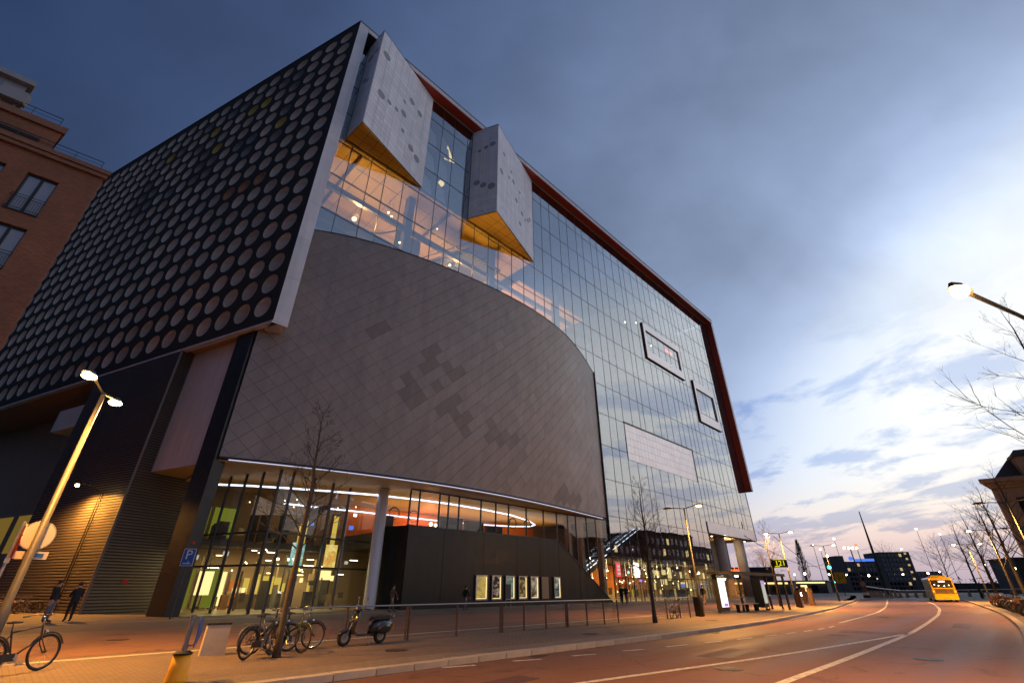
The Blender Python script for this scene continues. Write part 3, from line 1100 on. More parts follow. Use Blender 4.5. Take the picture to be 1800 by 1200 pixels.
ORI = [((-44.85, -0.06), (-44.62, -3.18), (-34.75, -0.12), (-34.74, -0.06), False), ((-27.1, -0.06), (-25.35, -3.85), (-13.9, -0.12), (-13.89, -0.06), True)]
ZO = 45.68
for (A, B, C_, D, join) in ORI:
    ori = hp(MB().prism([A, B, C_, D], ZO + .1, 63.5), 'oriel', 'joint')
    nf = Vector((-(C_[1] - B[1]), C_[0] - B[0]))
    nf = -nf if nf.y > 0 else nf
    tile_plane(B, C_, ZO + .12, 63.5, nf, 1.28, 0.80, ori, 'cladding_tile', join)
    tile_plane(A, B, ZO + .12, 63.5, (-1, -0.2), 1.28, 0.80, ori, 'cladding_tile', join)
    cap = MB().prism([(A[0] - .05, A[1]), (B[0] - .05, B[1] - .05), (C_[0] + .05, C_[1] - .05), D], 63.505, 63.6 - .005)
    cap.build('coping', 'joint', ori)
    so = MB().prism([(A[0] + .03, A[1] - .01), (B[0] + .04, B[1] + .06), (C_[0] - .3, C_[1] + .02), (D[0] - .05, D[1] - .02)], ZO - .01, ZO + .09).build('golden_underside', 'gold', ori)
    jm = MB()
    for t in [k / 8 for k in range(1, 8)]:
        p = Vector(B).lerp(Vector(C_), t)
        jm.box(p.x - 0.02, p.x + 0.02, min(p.y + 0.05, -.08), -.07, ZO - .02, ZO - .012)
    for k in range(1, 3):
        y = B[1] * k / 3
        xe = B[0] + (C_[0] - B[0]) * (1 - (y - C_[1]) / (B[1] - C_[1]))
        jm.box(A[0] + 0.1, xe, y - 0.02, y + 0.02, ZO - .02, ZO - .012)
    jm.build('underside_joint', 'joint', so)
    # grey round marks
    d2 = (Vector(C_) - Vector(B))
    for (t, z, r) in ((.11, 58.6, .62), (.62, 56.6, .5), (.78, 56.2, .48), (.15, 51.6, .6), (.28, 51.9, .36), (.40, 52.2, .33), (.52, 52.9, .5), (.55, 50.1, .3), (.72, 48.9, .5), (.84, 48.3, .55), (.5, 55.0, .28)) if not join else (
            (.1, 53.5, .5), (.3, 54.6, .3), (.36, 56.5, .3), (.16, 57.8, .34), (.42, 55.1, .42), (.5, 52.2, .42), (.6, 54.9, .3), (.66, 51.2, .4), (.76, 50.9, .26), (.84, 51.6, .36), (.9, 52.4, .36), (.6, 48.6, .36)):
        z = ZO + (z - 44.85) * 1.027
        p = Vector(B) + d2 * t
        n3 = Vector((nf.x, nf.y, 0)).normalized()
        tx = Vector((d2.x, d2.y, 0)).normalized()
        c0 = Vector((p.x, p.y, z)) + n3 * 0.034
        MB().slab([c0 + tx * (r * math.cos(a)) + Vector((0, 0, 1)) * (r * math.sin(a)) for a in [2 * PI * k / 16 for k in range(16)]], n3, 0.03).build('round_mark', 'spot_grey', ori)
    e2 = Vector(B) - Vector(A)
    for (t, z, r) in ((.35, 58.6, .55), (.75, 58.9, .4), (.3, 54.2, .4), (.55, 53.6, .3)) if not join else ((.3, 57.6, .3), (.55, 58.0, .36), (.8, 58.3, .5), (.25, 51.2, .5), (.5, 50.4, .5), (.8, 49.8, .6)):
        z = ZO + (z - 44.85) * 1.027
        p = Vector(A) + e2 * t
        n3 = Vector((-1, -0.02 if not join else -0.24, 0)).normalized()
        tx = Vector((e2.x, e2.y, 0)).normalized()
        c0 = Vector((p.x, p.y, z)) + n3 * 0.036
        MB().slab([c0 - tx * (r * math.cos(a)) + Vector((0, 0, 1)) * (r * math.sin(a)) for a in [2 * PI * k / 16 for k in range(16)]], n3, 0.03).build('round_mark', 'spot_grey', ori)

# ---- the drum: diamond tiles on a curved wall
ZB, ZT, UA, UB = 9.88, 31.40, -47.45, -0.32


def dp(u, z, off=0.0):
    e = 0.05
    sl = (drum_n(u + e, z) - drum_n(u - e, z)) / (2 * e)
    L = math.hypot(1, sl)
    n_ = drum_n(u, z) + off / L
    return (u - off * sl / L, -n_, z)


db = MB()
NU = 60
for i in range(NU):
    a, c = UA + (UB - UA) * i / NU, UA + (UB - UA) * (i + 1) / NU
    for j in range(4):
        za, zb = ZB + (ZT - ZB) * j / 4, ZB + (ZT - ZB) * (j + 1) / 4
        db.face([dp(a, za, -0.10), dp(c, za, -0.10), dp(c, zb, -0.10), dp(a, zb, -0.10)])
    db.face([dp(a, ZT, -0.10), dp(c, ZT, -0.10), (c, 0.0, ZT), (a, 0.0, ZT)])
drum = hp(db, 'tiled_drum', 'drum_back')
tm = []
HU, HZ = 0.76, 0.72
GAP = 0.978
rows = int((ZT - ZB) / HZ) + 3
for j in range(-1, rows):
    zc = ZB + HZ * j
    for i in range(-1, int((UB - UA) / (2 * HU)) + 2):
        uc = UA + 2 * HU * i + (HU if j % 2 else 0)
        poly = [(uc - HU * GAP, zc), (uc, zc - HZ * GAP), (uc + HU * GAP, zc), (uc, zc + HZ * GAP)]
        for ax, lim, less in ((0, UA, False), (0, UB, True), (1, ZB, False), (1, ZT, True)):
            if poly:
                poly = clip(poly, ax, lim, less)
        if len(poly) >= 3 and parea(poly) > 0.05:
            d = math.hypot(uc + 55.6, 33) ** 2 + zc * zc
            tm.append((-parea(poly) / d, uc, zc, poly))
tm.sort(key=lambda q: q[0])
dark_near = [(-33.2, 21.7), (-31.4, 21.2), (-30.8, 20.5), (-30.0, 20.4), (-29.2, 20.7), (-33.6, 20.2), (-35.0, 18.3), (-34.2, 17.8), (-33.4, 17.2), (-33.0, 18.5), (-32.3, 18.9), (-34.8, 16.6), (-33.9, 16.9), (-30.4, 17.7), (-30.9, 16.9), (-30.1, 16.5), (-26.2, 17.9), (-29.0, 15.9), (-28.4, 15.2), (-25.8, 16.2), (-25.2, 15.2), (-24.5, 15.2), (-23.6, 15.6), (-22.6, 15.3), (-21.8, 15.6), (-13, 10.8), (-12, 10.6), (-11.2, 11.6), (-10, 10.8), (-9, 10.7), (-8, 11.4), (-38.9, 22.6), (-39.6, 22.0)]
light_near = [(-29.8, 17.2), (-26.6, 14.8), (-32.2, 17.6), (-25.4, 16.9), (-36, 17.4)]
acc = {'drum': MB(), 'drum_dark': MB(), 'drum_light': MB()}
for k, (_, uc, zc, poly) in enumerate(tm):
    kind = 'drum'
    if any(abs(uc - a) < 0.62 and abs(zc - c) < 0.55 for a, c in dark_near):
        kind = 'drum_dark'
    elif any(abs(uc - a) < 0.55 and abs(zc - c) < 0.5 for a, c in light_near):
        kind = 'drum_light'
    elif random.random() < 0.02:
        kind = 'drum_light'
    off = random.uniform(-0.003, 0.003)
    tu, tz = 0.020 + random.gauss(0, 0.004), 0.020 + random.gauss(0, 0.004)      # lapped like shingles
    front = [dp(p[0], p[1], off + (p[0] - uc) * tu + (p[1] - zc) * tz) for p in poly]
    back = [dp(p[0], p[1], -0.07) for p in poly]
    m = MB() if k < 300 else acc[kind]
    n_ = len(poly)
    nb = len(m.v)
    m.v += front + back
    m._faces(nb, [tuple(range(n_))] + [(i, n_ + i, n_ + (i + 1) % n_, (i + 1) % n_) for i in range(n_)])
    if k < 300:
        m.build('tile', kind, drum)
for kk, m in acc.items():
    o = m.build('far_tiles', kk, drum)
    o['kind'] = 'stuff'
# edges of the drum
eb = MB()
eb.tube([dp(UA + (UB - UA) * i / 50, ZT + 0.04, 0.0) for i in range(51)], 0.06, 5)
eb.build('drum_coping', 'mullion', drum)
eb = MB()
eb.tube([dp(UA + (UB - UA) * i / 50, ZB - 0.06, -0.02) for i in range(51)], 0.09, 6)
eb.build('drum_edge', 'mullion', drum)
MB().box(-0.36, -0.20, -0.25, 0.05, 9.8, 31.5).build('drum_end_trim', 'black_metal', drum)
eb = MB()
eb.tube([dp(UA + 0.6 + (UB - 1.6 - UA) * i / 50, 9.72, -0.10) for i in range(51)], 0.026, 6)
eb.build('led_strip', 'led_dim', drum)

# ---- soffit over the entrance (inner ceiling is the same sheet)
poly = [dp(UA + (UB - UA) * i / 40, 9.86, -0.16)[:2] for i in range(41)]
hp(MB().prism(poly + [(-0.32, 13.5), (-47.2, 13.5)], 9.60, 9.70), 'canopy_soffit', 'soffit')

# ---- pier, hanging white box, louvre walls at the left corner
KS = 1.0426


def sk(u, v):
    """left corner pieces belong to the same set-back as the dotted wall"""
    return (-55.64 + KS * (u + 55.64), -36.91 + KS * (v + 36.91))


hp(MB().prism([sk(-48.62, 1.3), sk(-48.02, -0.55), sk(-47.25, -0.35), sk(-47.85, 1.5)], 0, ZLO - .02), 'black_pier', 'black_metal')
wbx = hp(MB().prism([sk(-50.15, 8.0), sk(-48.3, 2.6), sk(-46.6, 2.8), sk(-46.2, 9.6)], 9.80, ZLO - .02), 'hanging_white_box', 'fascia')
MB().prism([sk(-50.1, 8.0), sk(-48.27, 2.65), sk(-46.6, 2.85), sk(-46.2, 9.55)], 9.74, 9.795).build('box_underside', 'soffit', wbx)


def louvre_wall(P0, P1, z0, z1, out, name):
    d = Vector((P1[0] - P0[0], P1[1] - P0[1], 0))
    nn = Vector((out[0], out[1], 0)).normalized()
    base = MB()
    a, c = Vector((*P0, 0)), Vector((*P1, 0))
    base.slab([(a.x, a.y, z0), (c.x, c.y, z0), (c.x, c.y, z1), (a.x, a.y, z1)], nn, 0.25)
    o = hp(base, name, 'dark_clad')
    sl = MB()
    z = z0 + 0.10
    while z < z1 - 0.1:
        f0, f1 = a + nn * 0.10, c + nn * 0.10
        g0, g1 = a + nn * 0.004, c + nn * 0.004
        vs = [(g0.x, g0.y, z), (g1.x, g1.y, z), (f1.x, f1.y, z - 0.05), (f0.x, f0.y, z - 0.05)]
        vt = [(p[0], p[1], p[2] + 0.10) for p in vs]
        nb = len(sl.v)
        sl.v += vs + vt
        sl._faces(nb, [(0, 3, 2, 1), (4, 5, 6, 7), (0, 1, 5, 4), (1, 2, 6, 5), (2, 3, 7, 6), (3, 0, 4, 7)])
        z += 0.205
    s = sl.build('louvre_slats', 'louvre', o)
    s['kind'] = 'stuff'
    return o


WD = Vector((math.cos(WA), math.sin(WA)))           # along the dotted wall
LC = Vector(sk(-51.1, 7.6))
louvre_wall((LC.x, LC.y), sk(-45.6, 9.75), 0, ZLO - .02, (-0.36, -0.93), 'louvre_wall')
LA = louvre_wall((LC.x, LC.y), tuple(LC + WD * 13.5), 0, ZLO - .02, (-0.944, -0.33), 'louvre_wall')
hp(MB().box(LC.x - 0.13, LC.x + 0.03, LC.y - 0.16, LC.y + 0.0, 0, ZLO - .02), 'louvre_corner', 'louvre')
for (u, v, z) in ((*sk(-49.25, 8.16), 2.0),):
    sg = hp(MB().box(u - 0.16, u + 0.16, v - 0.02, v + 0.02, z - 0.14, z + 0.14), 'fire_sign', 'sign_red')
# ladder pole and wall lamp on the louvre wall
pl = LC + WD * 3.0 + Vector((-0.944, -0.33)) * 0.22
lad = MB()
for dx in (0.0, 0.35):
    q = pl + WD * dx
    lad.tube([(q.x, q.y, 0.0), (q.x, q.y, 8.1)], 0.045, 6)
hp(lad, 'downpipe', 'pole_dark')
q = LC + WD * 3.9 + Vector((-0.944, -0.33)) * 1.7
wl = MB().tube([(q.x + 1.60, q.y + 0.56, 8.3), (q.x + .8, q.y + .28, 8.72), (q.x, q.y, 8.78)], 0.035, 6)
wl.lathe([(0.04, 8.78), (0.20, 8.72), (0.22, 8.66)], 12, (q.x, q.y, 0))
wlo = hp(wl, 'wall_lamp', 'pole_dark')
MB().ball((q.x, q.y, 8.58), 0.13).build('bulb', 'sodium', wlo)
lamp('wall_lamp_light', 'SPOT', hall, (q.x, q.y, 8.40), 9000, (1.0, 0.42, 0.07), 0.12, 168)
# passage further left: recessed wall with lit windows, pale box overhead
P1 = LC + WD * 13.5
rec = MB()
a = P1 + Vector((0.944, 0.33)) * 5
rec.prism([tuple(a), tuple(a + WD * 40), tuple(a + WD * 40 + Vector((0.6, 0.2))), tuple(a + Vector((0.6, 0.2)))], 0, ZLO - .02)
recess = hp(rec, 'passage_back_wall', 'int_wall')
rec = MB().prism([tuple(P1), tuple(a), tuple(a + WD * 0.3), tuple(P1 + WD * 0.3)], 0, ZLO - .02)
hp(rec, 'passage_return_wall', 'dark_clad')
for k, (t0, t1, za, zb, mm) in enumerate(((6, 8.2, 4.8, 8.8, 'passage_lit'), (9.2, 12.6, 0.4, 3.4, 'passage_lit'), (9.2, 12.6, 4.8, 8.4, 'passage_lit'), (13.6, 17.2, 4.8, 8.6, 'passage_lit'), (13.6, 17, 0.4, 3.6, 'int_orange'), (18.6, 24, 4.8, 8.6, 'passage_lit'), (18.6, 24, 0.4, 3.6, 'passage_lit'), (2, 5, 0.4, 3.2, 'passage_lit'))):
    c0 = a + WD * t0 - Vector((0.944, 0.33)) * 0.06
    c1 = a + WD * t1 - Vector((0.944, 0.33)) * 0.06
    MB().slab([(c0.x, c0.y, za), (c1.x, c1.y, za), (c1.x, c1.y, zb), (c0.x, c0.y, zb)], (-0.944, -0.33, 0), 0.05).build('lit_window', mm, recess)
c0 = LC + WD * 15.0 + Vector((0.944, 0.33)) * 1.0
wp_ = [c0, c0 + WD * 6.5, c0 + WD * 6.5 + Vector((0.944, 0.33)) * 2.5, c0 + Vector((0.944, 0.33)) * 2.5]
hp(MB().prism([tuple(p) for p in wp_], 15.9, 18.2), 'pale_box', 'sign_white')  # plain pale stand-in box, added for an unidentified shape

# ---- entrance hall under the drum
ent_pts = [(-47.0, 9.0), (-45.7, 7.8), (-43.0, 0.8), (-42.0, 0.85), (-35.7, 3.75), (-32.8, 4.1)]
ent = hp(MB().box(-43.06, -42.94, 0.74, 0.86, 0, 9.6), 'entrance_glazing', 'mullion')
ent_panes = []
for (p, q, nseg) in ((ent_pts[1], ent_pts[2], 4), (ent_pts[2], ent_pts[3], 1), (ent_pts[3], ent_pts[4], 3), (ent_pts[4], ent_pts[5], 1)):
    p, q = Vector(p), Vector(q)
    d = (q - p).normalized()
    nn = Vector((d.y, -d.x, 0)) if d.y * -1 + 0 < 0 else Vector((d.y, -d.x, 0))
    for k in range(nseg):
        a, c = p.lerp(q, k / nseg), p.lerp(q, (k + 1) / nseg)
        for za, zb in ((0.05, 3.0), (3.0, 5.2), (5.2, 9.6)):
            a2, c2 = a + d * 0.05, c - d * 0.05
            MB().slab([(a2.x, a2.y, za + .04), (c2.x, c2.y, za + .04), (c2.x, c2.y, zb - .04), (a2.x, a2.y, zb - .04)], nn, 0.02).build('pane', 'glass_low', ent)
        MB().prism([(a.x - .07, a.y - .09), (a.x + .07, a.y - .09), (a.x + .07, a.y + .16), (a.x - .07, a.y + .16)], 0, 9.6).build('mullion', 'mullion', ent)
    for z in (3.0, 5.2):
        MB().slab([(p.x, p.y, z - .07), (q.x, q.y, z - .07), (q.x, q.y, z + .07), (p.x, p.y, z + .07)], nn, 0.09).build('transom', 'mullion', ent)
hp(MB().lathe([(0.52, 0), (0.50, 0.1), (0.50, 9.58)], 24, (-33.3, 2.0, 0)), 'round_column', 'fascia', smooth=True)
# dark panelled block with the clerestory above
bl = hp(MB().prism([(-32.5, 2.3), (-31.6, 0.0), (-10.95, 0.0), (-10.95, 3.5), (-32.5, 3.5)], 0.0, 6.42), 'dark_block', 'joint')
pu = [-31.6, -27.6, -22.6, -17.9, -14.3, -10.95]
for a, c in zip(pu, pu[1:]):
    MB().box(a + 0.02, c - 0.01, -0.08, -0.004, 0.05, 6.45).build('wall_panel', 'dark_panel', bl)
MB().slab([(-32.5, 2.27, 0.05), (-31.63, -0.02, 0.05), (-31.63, -0.02, 6.45), (-32.5, 2.27, 6.45)], (-0.93, -0.37, 0), -0.06).build('wall_panel', 'dark_panel', bl)
for a, c in ((-10.93, -7.2), (-7.17, -3.4), (-3.37, -0.7)):
    za, zc = 6.45 - (a + 10.93) * 0.632, 6.45 - (c + 10.93) * 0.632
    m = MB().slab([(a + .01, -0.08, 0.05), (c - .01, -0.08, 0.05), (c - .01, -0.08, max(0.06, zc)), (a + .01, -0.08, za)], (0, -1, 0), 0.3)
    m.build('wall_panel', 'dark_panel', bl)
MB().slab([(-10.95, -0.14, 6.47), (-0.6, -0.14, -0.06 + 0.0), (-0.6, 0.25, -0.06), (-10.95, 0.25, 6.47)], (0.53, 0, 0.85), 0.08).build('sloped_coping', 'mullion', bl)
MB().box(-31.65, -10.95, -0.12, 0.25, 6.455, 6.53).build('coping', 'mullion', bl)
cl_ = hp(MB().box(-31.6, -0.4, 0.02, 0.14, 9.50, 9.59), 'clerestory', 'mullion')
cu = [-31.6, -30.6, -28.3, -27.2, -25.9, -23.0, -20.9, -19.0, -16.2, -13.3, -10.9, -8.8, -7.2, -5.0, -3.0, -0.5]
for a, c in zip(cu, cu[1:]):
    zb0 = 6.53 if c < -10.5 else max(0.1, 6.5 - (c + 10.95) * 0.632 + 0.15)
    MB().box(a + 0.04, c - 0.04, 0.06, 0.08, zb0, 9.5).build('pane', 'glass_low', cl_)
    MB().box(a - 0.05, a + 0.05, 0.0, 0.16, 6.53 if a < -10.9 else max(0, 6.5 - (a + 10.95) * 0.632), 9.5).build('mullion', 'mullion', cl_)
MB().slab([(-32.5, 2.3, 6.53), (-31.65, 0.05, 6.53), (-31.65, 0.05, 9.5), (-32.5, 2.3, 9.5)], (-0.93, -0.37, 0), 0.02).build('pane', 'glass_low', cl_)
for u in (-7.9, -5.4, -1.2):
    MB().box(u - 0.3, u + 0.3, 0.5, 1.1, 0, 9.55).build('inner_post', 'int_wall', cl_)

# seven poster cases on the dark block
cases = [(-23.73, -22.02), (-21.63, -20.15), (-19.76, -18.24), (-17.89, -16.42), (-16.08, -14.64), (-14.3, -12.98), (-12.27, -10.95)]


def poster_mat(name, c1, c2, c3, strength, seed, sc=1.6):
    m = bpy.data.materials.new(name)
    m.use_nodes = True
    t = NT(m.node_tree)
    m.node_tree.nodes.remove(m.node_tree.nodes['Principled BSDF'])
    co = t.n('ShaderNodeTexCoord').outputs['Object']
    mp = t.n('ShaderNodeMapping')
    t.l(co, mp.inputs[0])
    mp.inputs['Location'].default_value = (seed * 3.7, seed * 1.3, seed * 2.1)
    nz = t.noise(mp.outputs[0], sc, 3, 0.6, 0.8)
    col = t.ramp(nz, [(0.36, c1), (0.5, c2), (0.64, c3)])
    e = t.n('ShaderNodeEmission')
    t.l(col, e.inputs[0])
    e.inputs[1].default_value = strength
    t.l(e.outputs[0], m.node_tree.nodes['Material Output'].inputs[0])
    return m


PM = [poster_mat('poster_gold', (0.18, 0.17, 0.35), (0.75, 0.50, 0.10), (0.85, 0.62, 0.16), 0.55, 1),
      poster_mat('poster_dark', (0.02, 0.015, 0.02), (0.06, 0.04, 0.04), (0.55, 0.42, 0.30), 0.5, 2, 2.4),
      poster_mat('poster_green', (0.08, 0.14, 0.12), (0.18, 0.26, 0.21), (0.35, 0.42, 0.30), 0.55, 3),
      poster_mat('poster_brown', (0.05, 0.03, 0.02), (0.22, 0.13, 0.05), (0.70, 0.58, 0.28), 0.5, 4),
      poster_mat('poster_ochre', (0.12, 0.07, 0.03), (0.50, 0.42, 0.30), (0.80, 0.70, 0.40), 0.55, 5),
      None,
      poster_mat('poster_grey', (0.06, 0.07, 0.07), (0.25, 0.27, 0.25), (0.75, 0.74, 0.55), 0.55, 6)]
case_lab = ['gold and purple', 'black lettered', 'dull green', 'dark brown', 'ochre and grey', 'plain pale', 'grey silvery']
for k, (a, c) in enumerate(cases):
    fr = MB()
    a, c = a + 0.1, c - 0.1
    z0, z1 = 0.55, 2.66
    cs = thing('poster_case', f'{case_lab[k]} poster case on the dark panelled wall behind the railing', 'poster case', F((a + c) / 2, 0.10, z0), ROTU, 'poster cases on the dark wall')
    h, wd = z1 - z0, c - a
    if PM[k] is None:
        MB().box(-wd / 2, wd / 2, -0.12, -0.02, 0.02, h - 0.02).build('blank_panel', 'soffit', cs)
        MB().box(-wd / 2 + .03, wd / 2 - .03, -0.02, -0.006, 0.05, h - 0.05).build('back', 'steel', cs)
        continue
    fr.box(-wd / 2, wd / 2, -0.16, -0.006, 0, 0.10).box(-wd / 2, wd / 2, -0.16, -0.006, h - 0.10, h)
    fr.box(-wd / 2, -wd / 2 + 0.10, -0.16, -0.006, 0.10, h - 0.10).box(wd / 2 - 0.10, wd / 2, -0.16, -0.006, 0.10, h - 0.10)
    fr.build('frame', 'steel', cs)
    MB().box(-wd / 2 + .1, wd / 2 - .1, -0.06, -0.02, 0.1, h - 0.1).build('poster', PM[k], cs)
    MB().box(wd / 2 - .15, wd / 2 - .11, -0.12, -0.065, 0.14, h - 0.14).box(-wd / 2 + .14, wd / 2 - .16, -0.12, -0.065, 0.12, 0.16).build('tube_light', 'warm_panel', cs)

# entrance interior
inter = hp(MB().box(-47.0, 54.0, 13.6, 13.9, 0.0, 63.5), 'inner_core_wall', 'int_wall')
hp(MB().box(-47.0, 31.3, 0.2, 13.6, 0.006, 0.03), 'foyer_floor', 'int_floor')
hp(MB().box(-31.0, -0.5, 6.0, 13.0, 5.0, 6.4), 'mezzanine', 'int_dark')
hp(MB().box(-31.0, -1.0, 12.9, 13.5, 6.5, 9.55), 'orange_back_wall', 'int_orange')
RN = [(-45.6, 7.0), (-43.5, 5.7), (-41.0, 4.55), (-37.7, 3.3), (-33.9, 2.1), (-29.5, 1.45), (-26.2, 1.3), (-21.2, 1.65), (-16.0, 2.6), (-10.8, 4.65), (-7.2, 6.9), (-6.4, 8.6), (-8, 10.2), (-13, 12.0), (-18, 12.6)]
RF = [(-32.6, 12.9), (-29.7, 12.6), (-24, 12.8), (-18, 12.6)]
hp(MB().tube([(p[0], p[1], 9.0) for p in RN], 0.075, 6), 'ceiling_light_ring', 'led')
hp(MB().tube([(-38, 12.9, 9.0)] + [(p[0], p[1], 9.0) for p in RF], 0.075, 6), 'ceiling_light_ring', 'led')
for (a, c, za, zb, y) in ((-45.5, -44.6, 5.4, 7.8, 11.0), (-44.3, -42.6, 5.4, 7.8, 11.0), (-45.2, -44.9, 0.2, 2.9, 9.0), (-44.5, -44.3, 0.2, 2.9, 9.0), (-43.9, -42.9, 0.2, 2.9, 9.0)):
    hp(MB().box(a, c, y, y + 0.1, za, zb), 'green_wall_panel', 'green_lit')
PI_ = [poster_mat('hanging_poster_teal', (0.85, 0.92, 0.85), (0.10, 0.45, 0.42), (0.75, 0.66, 0.20), 0.95, 7, 1.4), poster_mat('hanging_poster_orange', (0.70, 0.28, 0.08), (0.92, 0.60, 0.10), (0.95, 0.85, 0.40), 0.95, 9, 1.4)]
for k, (a, c) in enumerate(((-39.35, -38.3), (-36.45, -35.4))):
    hp(MB().box(a, c, 5.0, 5.06, 3.1, 4.9), 'hanging_poster', PI_[k])
hp(MB().box(-39.0, -38.4, 4.97, 4.99, 2.78, 3.1), 'yellow_notice', 'yellow_sign')
# ticket hall furniture: glowing back wall, counters, stair, dark masses
rq = random.Random(15)
u = -46.0
while u < -33.0:
    wd = rq.uniform(0.25, 1.0)
    hp(MB().box(u, min(u + wd, -33.0), 13.3, 13.5, 0.2, rq.uniform(1.9, 2.9)), 'lit_wall_bay', rq.choice(['yellow_lit', 'warm_panel', 'int_wall', 'yellow_lit', 'int_dark', 'int_orange']))
    u += wd + rq.uniform(0.08, 0.5)
for k in range(60):
    u, y = rq.uniform(-45.5, -33.3), rq.uniform(6.0, 12.8)
    if y < 7.5 - (u + 43) * 0.35 and u < -43:
        continue
    kind = rq.random()
    if kind < 0.35:
        hp(MB().box(u, u + rq.uniform(.05, .16), y, y + .1, .05, rq.uniform(2.0, 4.3)), 'foyer_fin', rq.choice(['int_dark', 'int_steel', 'int_wall']))
    elif kind < 0.6:
        z = rq.uniform(.3, 2.2)
        hp(MB().box(u, u + rq.uniform(.2, .8), y, y + .2, z, z + rq.uniform(.15, .7)), 'foyer_shelf', rq.choice(['int_wall', 'warm_panel', 'cloth_navy', 'int_dark', 'sign_white', 'yellow_lit']))
    elif kind < 0.8:
        hp(MB().box(u, u + rq.uniform(.3, .9), y, y + .4, .05, rq.uniform(.7, 1.3)), 'foyer_desk', rq.choice(['int_dark', 'int_wall', 'cloth_brown']))
    else:
        z = rq.uniform(2.6, 4.3)
        hp(MB().box(u, u + rq.uniform(.3, .9), y, y + .06, z, z + .05), 'strip_light', 'warm_bulb')
for k in range(16):
    u, y = rq.uniform(-45, -33.5), rq.uniform(9.3, 13)
    hp(MB().box(u, u + rq.uniform(.1, .8), y, y + .2, 5.15, rq.uniform(5.8, 8.4)), 'gallery_fitting', rq.choice(['int_dark', 'int_wall', 'int_dark', 'int_steel', 'yellow_lit']))
for (a, c, y0, y1, h, mm) in ((-41, -37.5, 10, 10.8, 1.1, 'int_dark'), (-37, -36, 8.5, 9.2, 2.0, 'int_wall'), (-35.2, -34.4, 7.5, 8.0, 2.2, 'int_dark'), (-40.2, -39.7, 7.5, 8.0, 2.1, 'int_dark'), (-38.6, -38.3, 9, 9.3, 2.3, 'cloth_grey'), (-37.3, -36.6, 5.6, 6.0, 1.3, 'cloth_navy')):
    hp(MB().box(a, c, y0, y1, 0.035, h), 'foyer_counter', mm)
hp(MB().box(-46.5, -33.2, 9.2, 13.2, 4.6, 5.1), 'upper_landing', 'int_dark')
hp(MB().box(-46.5, -33.2, 9.1, 9.18, 5.1, 6.1), 'landing_balustrade', 'glass_street')
sc_ = MB()
for k in range(12):
    sc_.box(-41.0 + k * 0.42, -40.4 + k * 0.42, 7.0, 9.0, 5.0 - k * 0.0 + k * 0.28, 5.3 + k * 0.28)
hp(sc_, 'inner_stair', 'int_dark')
hp(MB().face([(-42.4, 7.4, 7.0), (-38.2, 7.4, 7.4), (-42.4, 7.4, 8.6)]).face([(-42.4, 7.5, 7.0), (-42.4, 7.5, 8.6), (-38.2, 7.5, 7.4)]), 'white_stair_cheek', 'sign_white')
for (a, y, z, s_, mm) in ((-45.3, 8.4, 3.7, 0.20, 'white_dim'), (-43.9, 6.0, 3.9, 0.20, 'white_dim'), (-33.6, 6.5, 3.6, 0.16, 'white_dim'), (-33.9, 5.6, 7.6, 0.14, 'warm_bulb'), (-33.6, 6.6, 6.6, 0.22, 'blue_sign'), (-36.4, 9, 6.9, 0.16, 'blue_sign'), (-38.1, 11, 3.9, 0.12, 'warm_bulb'), (-37.2, 11, 3.9, 0.12, 'warm_bulb'), (-34.2, 9, 2.6, 0.5, 'warm_panel')):
    hp(MB().box(a - s_, a + s_, y, y + 0.06, z - s_ * .8, z + s_ * .8), 'lit_sign', mm)
hp(MB().box(-45.0, -44.0, 7.2, 7.26, 1.1, 2.7), 'yellow_notice_board', 'warm_panel')
for u in (-46.2, -45.7):
    hp(MB().box(u, u + 0.28, 8.0, 8.05, 1.0, 2.7), 'red_banner', 'red_sign')
rs = random.Random(8)
for k in range(26):
    u, y, z = rs.uniform(-43, -33), rs.uniform(7, 12.5), rs.choice((2.9, 3.4, 4.4, 8.6))
    hp(MB().ball((u, y, z), 0.055, 6, 4), 'spot_bulb', 'warm_bulb')
lamp('foyer_light', 'AREA', hall, (-39, 8.0, 4.5), 850, (1.0, 0.78, 0.30), (9, 4))
lamp('foyer_upper_light', 'AREA', hall, (-39, 9.5, 9.3), 45, (1.0, 0.78, 0.42), (10, 3))
lamp('clerestory_light', 'AREA', hall, (-17, 8.0, 6.9), 1000, (1.0, 0.55, 0.17), (27, 4), rot=(PI, 0, 0))
lamp('clerestory_red', 'POINT', hall, (-22, 10.5, 8.0), 330, (1.0, 0.25, 0.10), 0.5)
lamp('soffit_fill', 'AREA', hall, (-38.5, 4.6, 0.25), 160, (1.0, 0.62, 0.22), (12, 2), rot=(PI, 0, 0))  # unseen uplight added in the foyer to brighten the soffit
# dark things inside the clerestory
for (a, c, z) in ((-25.5, -22.5, 8.1), (-22, -19.5, 8.0), (-19, -16.6, 7.7), (-32, -31, 7.6)):
    hp(MB().box(a, c, 3.5, 4.0, 6.6, z), 'bar_screen', 'int_dark')
for (u, y) in ((-29.5, 6), (-26.8, 6.5), (-15.2, 3.2), (-12.9, 3.0)):
    rg = MB().torus((u, y, 8.2), 0.55, 0.03, 18, 5, 'y')
    for k in range(8):
        a = PI * k / 8
        rg.ball((u + .6 * math.cos(a), y, 8.2 + .6 * math.sin(a)), 0.09, 6, 4)
    hp(rg, 'chandelier', 'int_dark')
hp(MB().ball((-26.3, 4, 7.3), 0.18), 'warm_globe', 'warm_bulb')
hp(MB().ball((-25.4, 4.4, 7.3), 0.15), 'warm_globe', 'warm_bulb')

